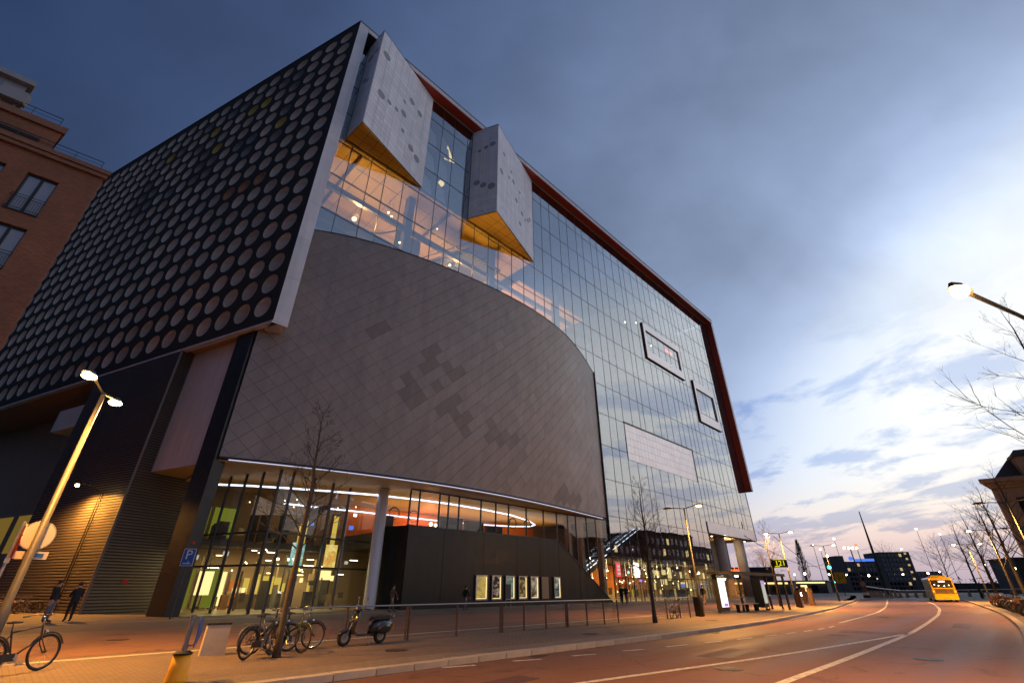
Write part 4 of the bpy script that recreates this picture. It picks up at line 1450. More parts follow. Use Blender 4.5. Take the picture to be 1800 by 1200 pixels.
# ---- ground floor right: cafe and lobby behind the glass, escalators
hp(MB().box(0.2, 31.2, 0.4, 13.5, 5.05, 5.25), 'lobby_ceiling', 'int_dark')
hp(MB().box(0.2, 31.2, 12.9, 13.4, 0.04, 5.0), 'lobby_back_wall', 'int_orange')
hp(MB().box(8, 28, 9.0, 9.5, 0.04, 1.2), 'cafe_bar', 'int_wall')
for k, u in enumerate([1.2, 3.6, 6.4, 8.6, 11, 13.2, 15.6, 18, 20.6, 23, 25.8, 28.4]):
    m = MB().box(u - 0.05, u + 0.05, 0.06, 0.16, 0.03, 2.7)
    hp(m, 'door_post', 'mullion' if k % 2 else 'int_steel')
hp(MB().box(0.2, 31.2, 0.03, 0.14, 2.68, 2.80), 'door_head', 'mullion')
rs = random.Random(21)
for k in range(70):
    u = rs.uniform(1, 30.5)
    y, z = rs.uniform(1.2, 11), rs.uniform(1.0, 4.6)
    r = rs.uniform(0.05, 0.12)
    m = MB().ball((u, y, z), r, 6, 4)
    if z > 2.6:
        m.tube([(u, y, z), (u, y, 5.05)], 0.01, 4)
    hp(m, 'pendant_bulb', 'warm_bulb')
for k in range(22):
    u, y, h = rs.uniform(1, 30), rs.uniform(2, 9), rs.uniform(1.1, 2.4)
    wd = rs.uniform(0.15, 0.9)
    hp(MB().box(u, u + wd, y, y + 0.2, rs.uniform(0.05, 0.8), h), 'cafe_fitting', rs.choice(['int_dark', 'int_wall', 'warm_panel', 'int_wall', 'int_dark', 'yellow_lit']))
for (a, c, z0, z1, y, mm) in ((0.75, 1.6, 2.8, 4.5, -0.1, 'red_sign'), (5.2, 6.2, 2.8, 4.6, -0.1, 'white_panel_lit'), (8.4, 9.2, 3.2, 3.9, 1.5, 'white_panel_lit'), (13.3, 14.1, 3.2, 3.9, 1.5, 'warm_panel'), (15.2, 16.6, 3.3, 4.0, 1.5, 'warm_panel'), (15.4, 17.2, 2.0, 2.8, 1.8, 'warm_panel'), (18.2, 19.3, 2.6, 4.4, 2, 'warm_panel'), (22.4, 25.0, 2.9, 4.5, 0.5, 'int_orange'), (20.2, 22.0, 1.6, 2.1, 1.2, 'blue_sign'), (26, 27.4, 1.5, 2.0, 1.2, 'blue_sign'), (24, 26.5, 1.6, 2.4, 3, 'warm_panel'), (29.2, 30, 1.8, 2.4, 1.2, 'blue_sign'), (6.1, 6.7, 2.3, 2.55, -0.1, 'purple_sign')):
    so_ = hp(MB().box(a, c, y, y + 0.08, z0, z1), 'lit_sign', mm)
    if mm == 'red_sign':
        for q in (0.15, 0.42, 0.66):
            MB().box(a + .12, c - .1, y - 0.012, y - 0.004, z0 + (z1 - z0) * q, z0 + (z1 - z0) * (q + .16)).build('sign_line', 'white_dim', so_)
lamp('cafe_light', 'AREA', hall, (16, 6, 4.9), 2600, (1.0, 0.62, 0.17), (26, 8))
lamp('cafe_fill', 'AREA', hall, (17, 1.0, 2.6), 420, (1.0, 0.60, 0.17), (24, 2.5), rot=(RAD(-90), 0, 0))  # unseen fill panel added behind the glass to warm the cafe front
# escalators with lit balustrades
for (ua, ub, za, zb, y) in ((-1.5, 16.5, 3.0, 10.6, 4.0), (-1.5, 16.5, 3.0, 10.6, 5.6)):
    es = hp(MB().slab([(ua, y, za), (ub, y, zb), (ub, y + 1.1, zb), (ua, y + 1.1, za)], (-(zb - za), 0, ub - ua), 0.6), 'escalator', 'int_dark')
    for yy in (y, y + 1.1):
        MB().slab([(ua, yy, za + .02), (ub, yy, zb + .02), (ub, yy, zb + 0.85), (ua, yy, za + 0.85)], (0, -1, 0), 0.03).build('balustrade', 'glass_street', es)
        MB().tube([(ua, yy, za + 0.9), (ub, yy, zb + 0.9)], 0.05, 6).build('handrail', 'bus_dark', es)
        for k in range(14):
            t0, t1 = k / 14 + .012, (k + 1) / 14 - .012
            if rs.random() < 0.75:
                MB().tube([(ua + (ub - ua) * t0, yy - .03, za + (zb - za) * t0 + 0.12), (ua + (ub - ua) * t1, yy - .03, za + (zb - za) * t1 + 0.12)], 0.05, 5).build('lit_skirt', 'led', es)
hp(MB().box(-0.2, 31.2, 0.5, 13.5, 10.1, 10.4), 'floor_slab', 'int_dark')
hp(MB().box(-0.2, 8, 3, 13, 10.4, 15), 'dark_stair_core', 'int_dark')

# ---- upper foyer behind the glass over the drum
for z, y0 in ((20.0, 1.5), (29.9, 0.6), (49.5, 1.5), (54.4, 1.5), (39.7, 4.5)):
    a = -46.2 if z > 45 else (-0.2 if z < 39 else 2.0)
    hp(MB().box(a, 54.0, y0, 13.5, z - 0.35, z), 'floor_slab', 'int_dark')
hp(MB().box(-46.2, 2.0, 0.5, 13.5, 31.1, 31.4), 'floor_slab', 'int_floor')
hp(MB().box(-46.2, -13.9, 0.35, 13.5, 45.90, 46.1), 'foyer_ceiling', 'int_dark')
for i in range(13):
    for j in range(5):
        a_, b_ = -46.1 + i * 2.47, 0.45 + j * 2.6
        hp(MB().box(a_, a_ + 2.38, b_, b_ + 2.5, 45.76, 45.84), 'ceiling_panel', 'int_ceiling')
hp(MB().box(-14.3, 2, 2.5, 13.5, 43.2, 43.5), 'foyer_ceiling', 'int_ceiling')
hp(MB().box(-46.2, 2.0, 12.8, 13.4, 31.4, 45.7), 'foyer_back_wall', 'int_ceiling')
for u in (-34.6, -20.5, -6.0):
    hp(MB().box(u - .45, u + .45, 2.0, 2.9, 31.4, 45.7), 'foyer_column', 'int_steel')
hp(MB().box(-46.2, 2, 2.3, 2.7, 40.2, 40.9), 'foyer_beam', 'int_steel')
hp(MB().box(-46.2, 1.5, 0.9, 1.0, 31.4, 32.9), 'foyer_upstand', 'int_steel')
hp(MB().box(-46.2, -36.5, 1.6, 12, 36.2, 36.6), 'balcony', 'int_steel')
hp(MB().prism([(-46.2, 1.4), (-37, 1.4), (-36, 4), (-46.2, 6)], 34.6, 34.9), 'balcony_step', 'int_steel')
for uu in (-42.5, -29.5, -20, -6):
    hp(MB().box(uu - 0.12, uu + 0.12, 0.9, 12.5, 45.3, 45.72), 'ceiling_beam', 'int_steel')
hp(MB().tube([(-46, 2.2, 33.5), (-38, 2.2, 37.6), (-34.6, 2.2, 40.5)], 0.10, 6), 'raking_rail', 'int_steel')
hp(MB().tube([(-20.5, 3.0, 33.0), (-14.5, 3.0, 37.5), (-10, 3.0, 40.5)], 0.16, 6), 'raking_rail', 'int_steel')
hp(MB().box(-30.4, -22.5, 8.5, 9.0, 31.4, 36.5), 'foyer_screen', 'int_dark')
hp(MB().box(-46.2, -36.5, 1.5, 1.55, 36.6, 37.6), 'balcony_rail', 'glass_street')
st = MB()
for k in range(22):
    st.box(-33.0 + k * 0.40, -32.35 + k * 0.40, 3.2, 5.4, 35.4 + k * 0.38, 35.52 + k * 0.38)
for yy in (3.1, 5.5):
    st.slab([(-33.4, yy, 34.9), (-24.2, yy, 43.65), (-24.2, yy, 44.3), (-33.4, yy, 35.55)], (0, -1, 0), 0.14)
    st.tube([(-33.4, yy, 36.5), (-24.2, yy, 45.2)], .06, 6)
hp(st, 'foyer_stair', 'int_steel')
hp(MB().box(-24.2, -18.0, 3, 8, 43.3, 43.7), 'stair_landing', 'int_steel')
hp(MB().box(-38.5, -33.0, 3, 8, 35.0, 35.3), 'stair_landing', 'int_steel')
hp(MB().box(-34.0, -30.2, 6.2, 6.5, 38.5, 43.5), 'dark_opening', 'int_dark')
for (u, y, z, r) in ((-40.6, 4.0, 39.3, 0.26), (-36.6, 4.0, 43.1, 0.14), (-36.0, 4.2, 43.0, 0.12), (-35.7, 1.6, 37.3, 0.12), (-27.3, 3.0, 39.4, 0.16), (-26.6, 3.4, 39.1, 0.10), (-25.7, 3.0, 39.0, 0.10), (-25.0, 2.5, 47.2, 0.18), (-29.2, 4, 45.2, 0.1), (-38.2, 3.2, 36.4, 0.1), (-14.9, 1.5, 35.5, 0.10)):
    m = MB().ball((u, y, z), r, 8, 6)
    m2 = hp(m, 'foyer_lamp', 'warm_bulb')
    MB().tube([(u, y, z + r), (u, y, z + 2.2)], 0.02, 4).build('cord', 'int_dark', m2)
lamp('foyer_bulb_light', 'POINT', hall, (-40.6, 3.4, 39.3), 3000, (1.0, 0.60, 0.18), 0.3)
lamp('foyer_bulb_light', 'POINT', hall, (-26.5, 2.4, 39.6), 1400, (1.0, 0.56, 0.16), 0.3)
lamp('foyer_wash', 'AREA', hall, (-27, 7.0, 34.0), 5000, (1.0, 0.60, 0.13), (26, 5), rot=(PI, 0, 0))
lamp('foyer_wash_right', 'AREA', hall, (-6, 7.0, 33.0), 1700, (1.0, 0.50, 0.20), (14, 5), rot=(PI, 0, 0))
# between the oriels: teal blinds and two lit corners
for z0, z1 in ((46.1, 49.4), (50.0, 54.0), (54.6, 58.6)):
    for a, c in ((-34.8, -32.8), (-32.4, -30.6)):
        hp(MB().face([(a, 0.5, z0), (c, 0.5, z0), (c, 1.2, z1), (a, 0.5, z1)]), 'roller_blind', 'curtain')
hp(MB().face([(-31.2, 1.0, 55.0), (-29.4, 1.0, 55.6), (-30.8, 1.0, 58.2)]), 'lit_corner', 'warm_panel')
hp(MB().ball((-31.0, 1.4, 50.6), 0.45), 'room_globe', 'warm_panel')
hp(MB().box(-46.8, 54.3, 0.12, 14.2, 63.66, 64.1), 'roof_slab', 'joint')
# small lights high in the glass
for (u, z) in ((14.8, 47.8), (19.3, 49.6), (24.5, 46.2)):
    hp(MB().ball((u, 1.5, z), 0.16, 6, 4), 'room_lamp', 'warm_bulb')
for k in range(3):
    hp(MB().box(30.0 + k * 1.2, 30.9 + k * 1.2, 1.2, 1.3, 46.9, 47.5), 'red_room_light', 'neon_red')
# ================================================================ brick block on the left
BW = RAD(90 - 232)                       # wall direction: azimuth 232
BO = (-27.9, 21.8)
brick = thing('brick_building', 'red brick apartment block with setback top floors and balcony windows beside the dotted wall', 'building', (*BO, 0), BW)
bp = lambda m, n, mm, par=None: m.build(n, mm, par or brick)
wm = MB()
wins = [(1.68, 3.16, z0, z0 + 2.9) for z0 in (21.62, 17.65, 13.68, 9.7, 5.7)] + [(4.1, 5.6, z0, z0 + 2.9) for z0 in (21.62, 17.65, 13.68, 9.7, 5.7)]
# wall built as piers and spandrels round real openings (x 0..30, outside face y = 0)
xs = [0, 1.68, 3.16, 4.1, 5.6, 30]
zs_ = [0, 5.7, 8.6, 9.7, 12.6, 13.68, 16.58, 17.65, 20.55, 21.62, 24.52, 26.0]
for a, c in ((0, 1.68), (3.16, 4.1), (5.6, 30)):
    wm.box(a, c, -0.35, 0, 0, 26.0)
for a, c in ((1.68, 3.16), (4.1, 5.6)):
    for z0, z1 in zip(zs_[0::2], zs_[1::2]):
        wm.box(a, c, -0.35, 0, z0, z1)
wm.prism([(0.0, -0.352), (0.35, -0.352), (6.85, -18), (6.5, -18)], 0, 26.0)
wm.box(6.9, 30, -18, -17.7, 0, 26.0)
bp(wm, 'wall', 'brick')
bp(MB().box(0.36, 29.9, -1.5, -1.4, 0, 25.9), 'room_wall', 'int_dark')
bp(MB().prism([(-0.22, 0.22), (30, 0.22), (36, -18), (-0.22+6.6, -18)], 26.0, 26.28), 'cornice', 'brick_trim')
bp(MB().prism([(-0.32, 0.34), (30, 0.34), (36, -18), (-0.32+6.6, -18)], 26.283, 26.6), 'cornice', 'brick_trim')
bp(MB().prism([(2.9, -0.05), (30, -0.05), (36, -18), (2.9+6.6, -18)], 26.6, 28.3), 'upper_storey', 'brick')
bp(MB().prism([(2.7, 0.14), (30, 0.14), (36, -18), (2.7+6.6, -18)], 28.3, 28.8), 'cornice', 'brick_trim')
bp(MB().box(3.6, 8, -0.04, 0.0, 27.0, 27.25), 'dark_slot', 'frame_dark')
pent = bp(MB().prism([(5.6, -0.2), (30, -0.2), (36, -18), (5.6+6.6, -18)], 28.8, 31.0), 'penthouse', 'render_grey')
MB().prism([(5.2, 0.2), (30, 0.2), (36, -18), (5.2+6.6, -18)], 31.0, 31.4).build('penthouse_roof', 'render_grey', pent)
MB().box(5.1, 6.3, -0.18, 0.35, 29.2, 30.1).build('penthouse_bay', 'render_grey', pent)
for k in range(3):
    MB().box(6.6 + k * 1.4, 7.5 + k * 1.4, -0.18, -0.15, 29.3, 30.7).build('penthouse_window', 'window_glass', pent)
for (x0, x1, z, y) in ((0.3, 12, 26.6, 0.2), (3.2, 14, 28.8, 0.1)):
    r = MB().tube([(x0, y, z + 0.62), (x1, y, z + 0.62)], 0.025, 6)
    x = x0
    while x <= x1:
        r.tube([(x, y, z), (x, y, z + 0.62)], 0.018, 5)
        x += 1.4
    r.tube([(x0, y, z + 0.32), (x1, y, z + 0.32)], 0.014, 5)
    bp(r, 'roof_railing', 'frame_dark')
for (x0, x1, z0, z1) in wins:
    fr = MB()
    y0, y1 = -0.24, -0.16
    for a, c in ((x0, x0 + .09), (x1 - .09, x1), ((x0 + x1) / 2 - .07, (x0 + x1) / 2 + .07)):
        fr.box(a, c, y0, y1, z0, z1)
    for a, c in ((z0, z0 + .10), (z1 - .12, z1)):
        fr.box(x0, x1, y0 + .004, y1 - .004, a, c)
    wo = bp(fr, 'window', 'frame_dark')
    for a, c in ((x0 + .09, (x0 + x1) / 2 - .07), ((x0 + x1) / 2 + .07, x1 - .09)):
        MB().box(a, c, -0.21, -0.19, z0 + .10, z1 - .12).build('pane', 'window_glass', wo)
    MB().box(x0 + 0.10, x1 - 0.10, -0.33, -0.31, z0 + .1, z1 - .1).build('curtain', 'curtain', wo)
    rl = MB()
    for z in (z0 + 0.12, z0 + 0.95, z0 + 1.12):
        rl.tube([(x0 - .05, 0.06, z), (x1 + .05, 0.06, z)], 0.022, 5)
    x = x0
    while x < x1:
        rl.tube([(x, 0.06, z0 + .12), (x, 0.06, z0 + .95)], 0.010, 4)
        x += 0.12
    rl.build('balcony_rail', 'frame_dark', wo)
    MB().box(x0 - 0.02, x1 + 0.02, -0.10, 0.08, z0 - 0.10, z0 - 0.003).build('sill', 'frame_dark', wo)

# ================================================================ stone corner building on the right
SB = RAD(90 - 125)
stone = thing('stone_building', 'old stone corner building with heavy cornice behind the bare trees', 'building', (56.0, 54.6, 0), SB)
sp = lambda m, n, mm, par=None: m.build(n, mm, par or stone)
wm = MB()
cols = [(1.6, 3.0), (5.0, 6.4), (8.4, 9.8), (11.8, 13.2), (15.2, 16.6)]
rows_ = [(1.2, 3.6), (5.4, 7.9), (9.0, 10.6)]
xs = [0.0]
for a, c in cols:
    wm.box(xs[-1], a, -0.0, 0.45, 0, 11.7)
    zz = 0.0
    for z0, z1 in rows_:
        wm.box(a, c, -0.0, 0.45, zz, z0)
        zz = z1
    wm.box(a, c, -0.0, 0.45, zz, 11.7)
    xs.append(c)
wm.box(xs[-1], 22, 0, 0.45, 0, 11.7)
wm.prism([(0.0, 0.452), (0.4, 0.452), (8.4, 26), (8.0, 26)], 0, 11.7)
sp(wm, 'wall', 'stone')
sp(MB().box(0.41, 21.9, 2.0, 2.1, 0, 11.6), 'room_wall', 'int_dark')
for k, (d, z0, z1) in enumerate(((0.25, 11.7, 12.0), (0.55, 12.003, 12.3), (0.95, 12.303, 12.75))):
    sp(MB().prism([(-d, -d), (22, -d), (30, 26), (8 - d, 26)], z0, z1), 'cornice', 'stone')
sp(MB().box(-0.12, 22, -0.14, -0.003, 4.2, 4.6), 'string_course', 'stone')
for x in (0.0, 3.7, 7.1, 10.5, 13.9, 17.3):
    sp(MB().box(x, x + 0.7, -0.16, -0.004, 4.61, 11.6), 'pilaster', 'stone')
for a, c in cols:
    for z0, z1 in rows_:
        wd = sp(MB().box(a, a + .08, 0.22, 0.30, z0, z1).box(c - .08, c, 0.22, 0.30, z0, z1).box((a + c) / 2 - .04, (a + c) / 2 + .04, 0.22, 0.30, z0, z1).box(a, c, 0.223, 0.297, z1 - .1, z1), 'window', 'frame_dark')
        MB().box(a + .08, c - .08, 0.25, 0.27, z0 + 0.01, z1 - .1).build('pane', 'window_glass', wd)
        MB().box(a - .15, c + .15, -0.2, 0.2, z0 - .18, z0 - 0.003).build('sill', 'stone', wd)
        MB().box(a - .15, c + .15, -0.12, -0.004, z1 + 0.02, z1 + .28).build('lintel', 'stone', wd)
roof = sp(MB().loft([[(0.6, 0.6, 12.75), (22, 0.6, 12.75), (30, 25, 12.75), (8.6, 25, 12.75)], [(4.2, 3.6, 16.4), (22, 3.6, 16.4), (30, 22, 16.4), (11, 22, 16.4)]]), 'roof', 'slate')
for x in (3.2, 9.0, 14.8):
    dm = MB().box(x, x + 2.2, 0.1, 2.2, 12.76, 15.0)
    d_ = dm.build('dormer', 'stone', roof)
    MB().prism([(x - .2, -.1), (x + 2.4, -.1), (x + 2.4, 2.4), (x - .2, 2.4)], 15.003, 15.3).build('dormer_roof', 'slate', d_)
# dark buildings across the street behind the viewer, seen as reflections in the glass
for k, (u, n, wd, dp_, h, lab) in enumerate(((62, 47, 26, 12, 14, 'dark brick street block nearest beyond the stone building'), (90, 46, 34, 14, 18, 'tall dark brick street block in the middle of the far row'), (126, 47, 40, 13, 15, 'dark brick street block at the end of the far row'), (-34, 58, 30, 14, 15, 'plain dark street block beside the viewer'))):
    t = thing('street_block', lab, 'building', F(u, n), ROTU)
    MB().box(0, wd, -dp_, 0, 0, h).build('wall', 'brick', t)
    MB().box(-0.3, wd + 0.3, -dp_ - .3, 0.3, h, h + 0.5).build('roof', 'slate', t)
    for i in range(int(wd / 3.2)):
        for j in range(int(h / 3.4)):
            MB().box(1 + i * 3.2, 2.4 + i * 3.2, 0.004, 0.06, 1 + j * 3.4, 2.9 + j * 3.4).build('window', 'warm_panel' if (i * 7 + j * 3) % 5 == 0 else 'window_glass', t)

# ================================================================ bare trees
def bare_tree(label, loc, h, seed, spread=1.0, trunk_r=0.07, crown_from=0.38, n_br=26, m1='bark', m2='twig', droop=0.0, group=None, twigs=8, lean=(0, 0), levels=2):
    r = random.Random(seed)
    t = thing('bare_tree', label, 'tree', loc, r.uniform(0, 6), group)
    pts, rad = [], []
    N = 12
    ox = oy = 0
    for i in range(N + 1):
        f = i / N
        ox += r.gauss(0, 0.012) * h * 0.5
        oy += r.gauss(0, 0.012) * h * 0.5
        pts.append(Vector((ox * f + lean[0] * f, oy * f + lean[1] * f, h * f)))
        rad.append(trunk_r * (1.25 if i == 0 else 1) * (1 - f) ** 0.8 + 0.006)
    MB().tube(pts, rad, 8).build('trunk', m1, t, smooth=True)
    cr = MB()

    def branch(p, d, L, rr, lev):
        seg = 5
        q = p.copy()
        P, R = [q.copy()], [rr]
        dd = d.copy()
        for s in range(seg):
            dd = (dd + Vector((r.gauss(0, .10), r.gauss(0, .10), r.gauss(0.06 - droop, .08)))).normalized()
            q = q + dd * (L / seg)
            P.append(q.copy())
            R.append(max(0.0028, rr * (1 - (s + 1) / seg * 0.85)))
        cr.tube(P, R, 4 if lev else 5, False)
        if lev < levels:
            for k in range(twigs if lev == 0 else max(2, twigs // 2)):
                f = r.uniform(0.25, 1.0)
                i = min(int(f * seg), seg - 1)
                s = P[i].lerp(P[i + 1], f * seg - i)
                base = (P[i + 1] - P[i]).normalized()
                side = base.cross(Vector((r.gauss(0, 1), r.gauss(0, 1), r.gauss(0, 1)))).normalized()
                branch(s, (base * 0.75 + side * r.uniform(.4, .8)).normalized(), L * r.uniform(.28, .5) * (1.1 - f * 0.5), rr * 0.45, lev + 1)

    for k in range(n_br):
        f = crown_from + (1 - crown_from) * (k + r.random()) / n_br
        f = min(f, 0.985)
        i = min(int(f * N), N - 1)
        p = pts[i].lerp(pts[i + 1], f * N - i)
        a = k * 2.4 + r.uniform(-.4, .4)
        up = r.uniform(0.35, 0.8) + 0.5 * f
        d = Vector((math.cos(a), math.sin(a), up)).normalized()
        L = h * 0.30 * spread * (1.15 - f) / 0.7 * r.uniform(0.7, 1.15) + 0.15
        branch(p, d, L, max(0.006, trunk_r * 0.34 * (1.15 - f)), 0)
    cr.build('crown', m2, t)
    return t


bare_tree('slim bare tree standing among the parked bicycles', F(-49.86, 22.5), 6.7, 5, 0.72, 0.085, 0.36, 30)
bare_tree('slim bare tree at the end of the railing before the lit lobby', F(-30.96, 22.8), 7.1, 9, 0.80, 0.10, 0.30, 34, m2='twig')
bare_tree('small bare tree beside the bus shelter roof', F(-1.3, 19.6), 7.6, 12, 0.9, 0.09, 0.35, 26, 'bark_dark', 'bark_dark')
bare_tree('large bare street tree leaning in from the right edge of the view', (29.6, 23.2, 0), 16.5, 31, 1.1, 0.16, 0.32, 17, 'bark_dark', 'bark_dark', 0.02, None, 8)
for k, (u, n, h, s) in enumerate(((2, 38.2, 10.5, 41), (14, 36.8, 11, 42), (27, 36, 11.5, 43), (42, 34, 11.5, 45), (60, 31.5, 12.5, 46))):
    bare_tree(['bare kerbside tree nearest the stone building', 'bare kerbside tree, second beyond the stone building', 'bare kerbside tree, middle of the row past the bicycles', 'bare kerbside tree just right of the yellow bus', 'bare kerbside tree farthest along behind the yellow bus'][k],
              F(u, n), h, s, 1.25, 0.17, 0.30, 22, 'bark_dark', 'bark_dark', 0, 'bare trees along the right kerb', 5)
for k, (x, y, h, s) in enumerate(((212, 248, 25, 51), (196, 262, 22, 52), (120, 240, 17, 53), (235, 250, 26, 54))):
    bare_tree(['wide bare tree right of the dark far block', 'bare tree close behind the dark far block', 'low bare tree far beyond the shelter', 'big bare tree far behind the bus'][k], (x, y, -0.2), h, s, 1.7, 0.3, 0.2, 34, 'bark_dark', 'bark_dark', 0, 'far trees on the horizon', 7)
# tall narrow poplar far off
pop = thing('poplar_tree', 'tall narrow dark poplar left of the dark far block', 'tree', (124, 215, 0))
MB().tube([(0, 0, 0), (0, 0, 20)], [0.35, 0.05], 7).build('trunk', 'bark_dark', pop)
pm = MB()
rp = random.Random(4)
for k in range(700):
    f = rp.random()
    R = 2.5 * math.sin(PI * min(1, f * 0.9 + 0.1)) ** 0.8 * (1 - f * 0.5)
    a = rp.uniform(0, 2 * PI)
    q = math.sqrt(rp.random()) * R
    p = Vector((q * math.cos(a), q * math.sin(a), 2 + f * 17))
    d = Vector((math.cos(a) * .3, math.sin(a) * .3, 1)).normalized() * rp.uniform(.8, 1.8)
    pm.tube([p, p + d * .5, p + d], [.05, .07, .01], 3, False)
pm.build('crown', 'far_green', pop)

# ================================================================ street lamps
def lamp_post(label, loc, h, heads, group=None, power=1800, mpole='pole_dark', glow='sodium', lit=(True, True), r=0.075, lean=0.0):
    t = thing('street_lamp', label, 'street lamp', loc, ROTU, group)
    MB().tube([(0, 0, 0), (0, 0, 1.15), (0, 0, 1.2), (lean, 0, h)], [r * 1.45, r * 1.4, r, r * 0.62], 12).build('post', mpole, t, smooth=True)
    for k, (x, y) in enumerate(heads):
        L = math.hypot(x, y)
        dx, dy = x / L, y / L
        MB().tube([(lean, 0, h - 0.04), (lean + x * 0.6, y * 0.6, h + 0.05), (lean + x * 0.75, y * 0.75, h + 0.06)], 0.03, 6).build('arm', mpole, t)
        a0, a1 = 0.72, 1.25
        px, py = -dy, dx
        ring = []
        for f, w_, zt in ((a0, .05, .05), (a0 + .1, .11, .09), (1.0, .14, .11), (1.15, .12, .09), (a1, .04, .04)):
            cx_, cy_ = lean + x * f, y * f
            ring.append([(cx_ + px * w_, cy_ + py * w_, h + .03), (cx_ + px * w_ * .6, cy_ + py * w_ * .6, h + .03 + zt), (cx_ - px * w_ * .6, cy_ - py * w_ * .6, h + .03 + zt), (cx_ - px * w_, cy_ - py * w_, h + .03)])
        hd = MB().loft(ring).build('lamp_head', mpole, t)
        cx_, cy_ = lean + x * 1.0, y * 1.0
        if lit[k]:
            MB().ball((cx_, cy_, h + 0.0), (.17, .17, .075), 10, 6).build('lamp_glass', glow, hd)
            if power:
                lamp('lamp_light', 'SPOT', t, (cx_, cy_, h - 0.14), power, (1.0, 0.43, 0.075), 0.12, 158)
                lamp('lamp_spill', 'POINT', t, (cx_, cy_, h - 0.16), power * 0.07, (1.0, 0.46, 0.10), 0.12)
        else:
            MB().ball((cx_, cy_, h + 0.01), (.15, .13, .05), 10, 6).build('lamp_glass', 'curtain', hd)
    return t


lamp_post('tall grey two-armed lamp post at the left edge, both heads lit', F(-55.31, 20.23), 6.45, ((-0.45, -1.2), (0.35, 0.75)), None, 3300, 'pole_grey', r=0.085)
lamp_post('dark two-armed lamp post with one lit head before the glass lobby', F(-23.7, 22.0), 6.45, ((-0.2, -1.15), (-0.2, 1.15)), 'two-armed lamp posts along the plaza', 5600, lit=(True, False))
lamp_post('dark two-armed lamp post behind the yellow bus-stop display', F(-1.7, 21.2), 6.4, ((-0.2, -1.15), (-0.2, 1.15)), 'two-armed lamp posts along the plaza', 5600, lit=(True, True))
lamp_post('dark two-armed lamp post near the green traffic signal', F(23.5, 19.1), 6.7, ((-0.2, -1.3), (-0.2, 1.3)), 'two-armed lamp posts along the plaza', 5000, lit=(True, False))
# the lamp at the right edge, its post stands outside the view
lp = thing('street_lamp', 'glaring street lamp on a long arm at the right edge of the sky', 'street lamp', F(-41.0, 39.2), ROTU)
MB().tube([(0, 0, 0), (0, 0, 1.2), (0, 0, 6.75)], [0.12, 0.08, 0.05], 12).build('post', 'pole_grey', lp, smooth=True)
# head at F(-45.1, 37.9, 6.3)
hx_, hy_ = -45.1 + 41.0, -(37.9 - 39.2)
MB().tube([(0, 0, 6.7), (hx_ * .35, hy_ * .35, 6.62), (hx_ * .93, hy_ * .93, 6.40)], 0.042, 8).build('arm', 'pole_grey', lp)
hd = MB().loft([[(hx_ * f + w_ * .3, hy_ * f + w_, 6.36 + dz_), (hx_ * f + w_ * .2, hy_ * f + w_ * .6, 6.44 + dz_), (hx_ * f - w_ * .2, hy_ * f - w_ * .6, 6.44 + dz_), (hx_ * f - w_ * .3, hy_ * f - w_, 6.36 + dz_)] for f, w_, dz_ in ((.90, .04, .0), (.95, .12, .0), (1.02, .13, -.01), (1.07, .04, -.03))]).build('lamp_head', 'pole_grey', lp)
MB().ball((hx_ * 1.0, hy_ * 1.0, 6.31), (.22, .13, .09), 12, 8).build('lamp_glass', 'sodium', hd)
lamp('lamp_light', 'SPOT', lp, (hx_, hy_, 6.16), 5200, (1.0, 0.46, 0.09), 0.12, 158)
lamp('lamp_spill', 'POINT', lp, (hx_, hy_, 6.14), 300, (1.0, 0.52, 0.15), 0.12)
for k, (u, n, l0) in enumerate(((-12.0, 37.9, (True, False)), (9.0, 36.2, (False, True)), (29.0, 33.6, (True, True)))):
    lamp_post(['two-armed kerb lamp nearest on the right, in front of the stone building', 'two-armed kerb lamp in the middle on the right among bare trees', 'two-armed kerb lamp farthest on the right, above the bus'][k], F(u, n), 6.4, ((0.2, -1.25), (0.2, 1.25)), 'two-armed lamps along the right kerb', 4600, lit=l0)
# far lamps and lights of the crossroads
far_xy = [(138, 210, 6.2), (150, 214, 6), (163, 212, 6.4), (172, 210, 6.8), (177, 210, 7.3), (116, 186, 5.8), (106, 184, 6.0), (100, 180, 5.6), (176, 212, 24), (181, 207, 21.5), (131, 200, 19), (112, 184, 15.5), (113, 182, 13.8), (116, 184, 11.8), (160, 204, 15.5), (150, 160, 8), (132, 133, 6.0), (124, 118, 6.0), (122, 114, 6.3), (171, 205, 5.4)]
FAR_LAB = ['low distant lamp left of the mast foot', 'low distant lamp just right of the mast foot', 'low distant lamp under the tall tower of the far block', 'low distant lamp at the right foot of the far block', 'low distant lamp between the far block and the bus',
           'low distant lamp just right of the poplar', 'low distant lamp at the foot of the poplar', 'low distant lamp left of the poplar', 'high distant lamp left above the bus', 'high distant lamp directly above the bus', 'high distant lamp over the left tower of the far block',
           'upper of the distant lamps on the poplar side', 'middle of the distant lamps on the poplar side', 'lowest of the distant lamps on the poplar side', 'distant lamp at roof height right of the tall tower', 'distant lamp just right of the bus roof', 'distant lamp behind the middle of the right bicycle row',
           'distant lamp behind the near end of the right bicycle row', 'rightmost distant lamp at the picture edge', 'faint low distant lamp beside the low wing']
for k, (x, y, z) in enumerate(far_xy):
    t = thing('far_street_lamp', FAR_LAB[k], 'street lamp', (x, y, -0.2), 0, 'distant lamps round the crossroads')
    MB().tube([(0, 0, 0), (0, 0, z)], [.12, .07], 6).build('post', 'pole_dark', t)
    MB().ball((0, 0, z + .2), random.uniform(.22, .42), 10, 6).build('lamp_glass', 'sodium_far', t)

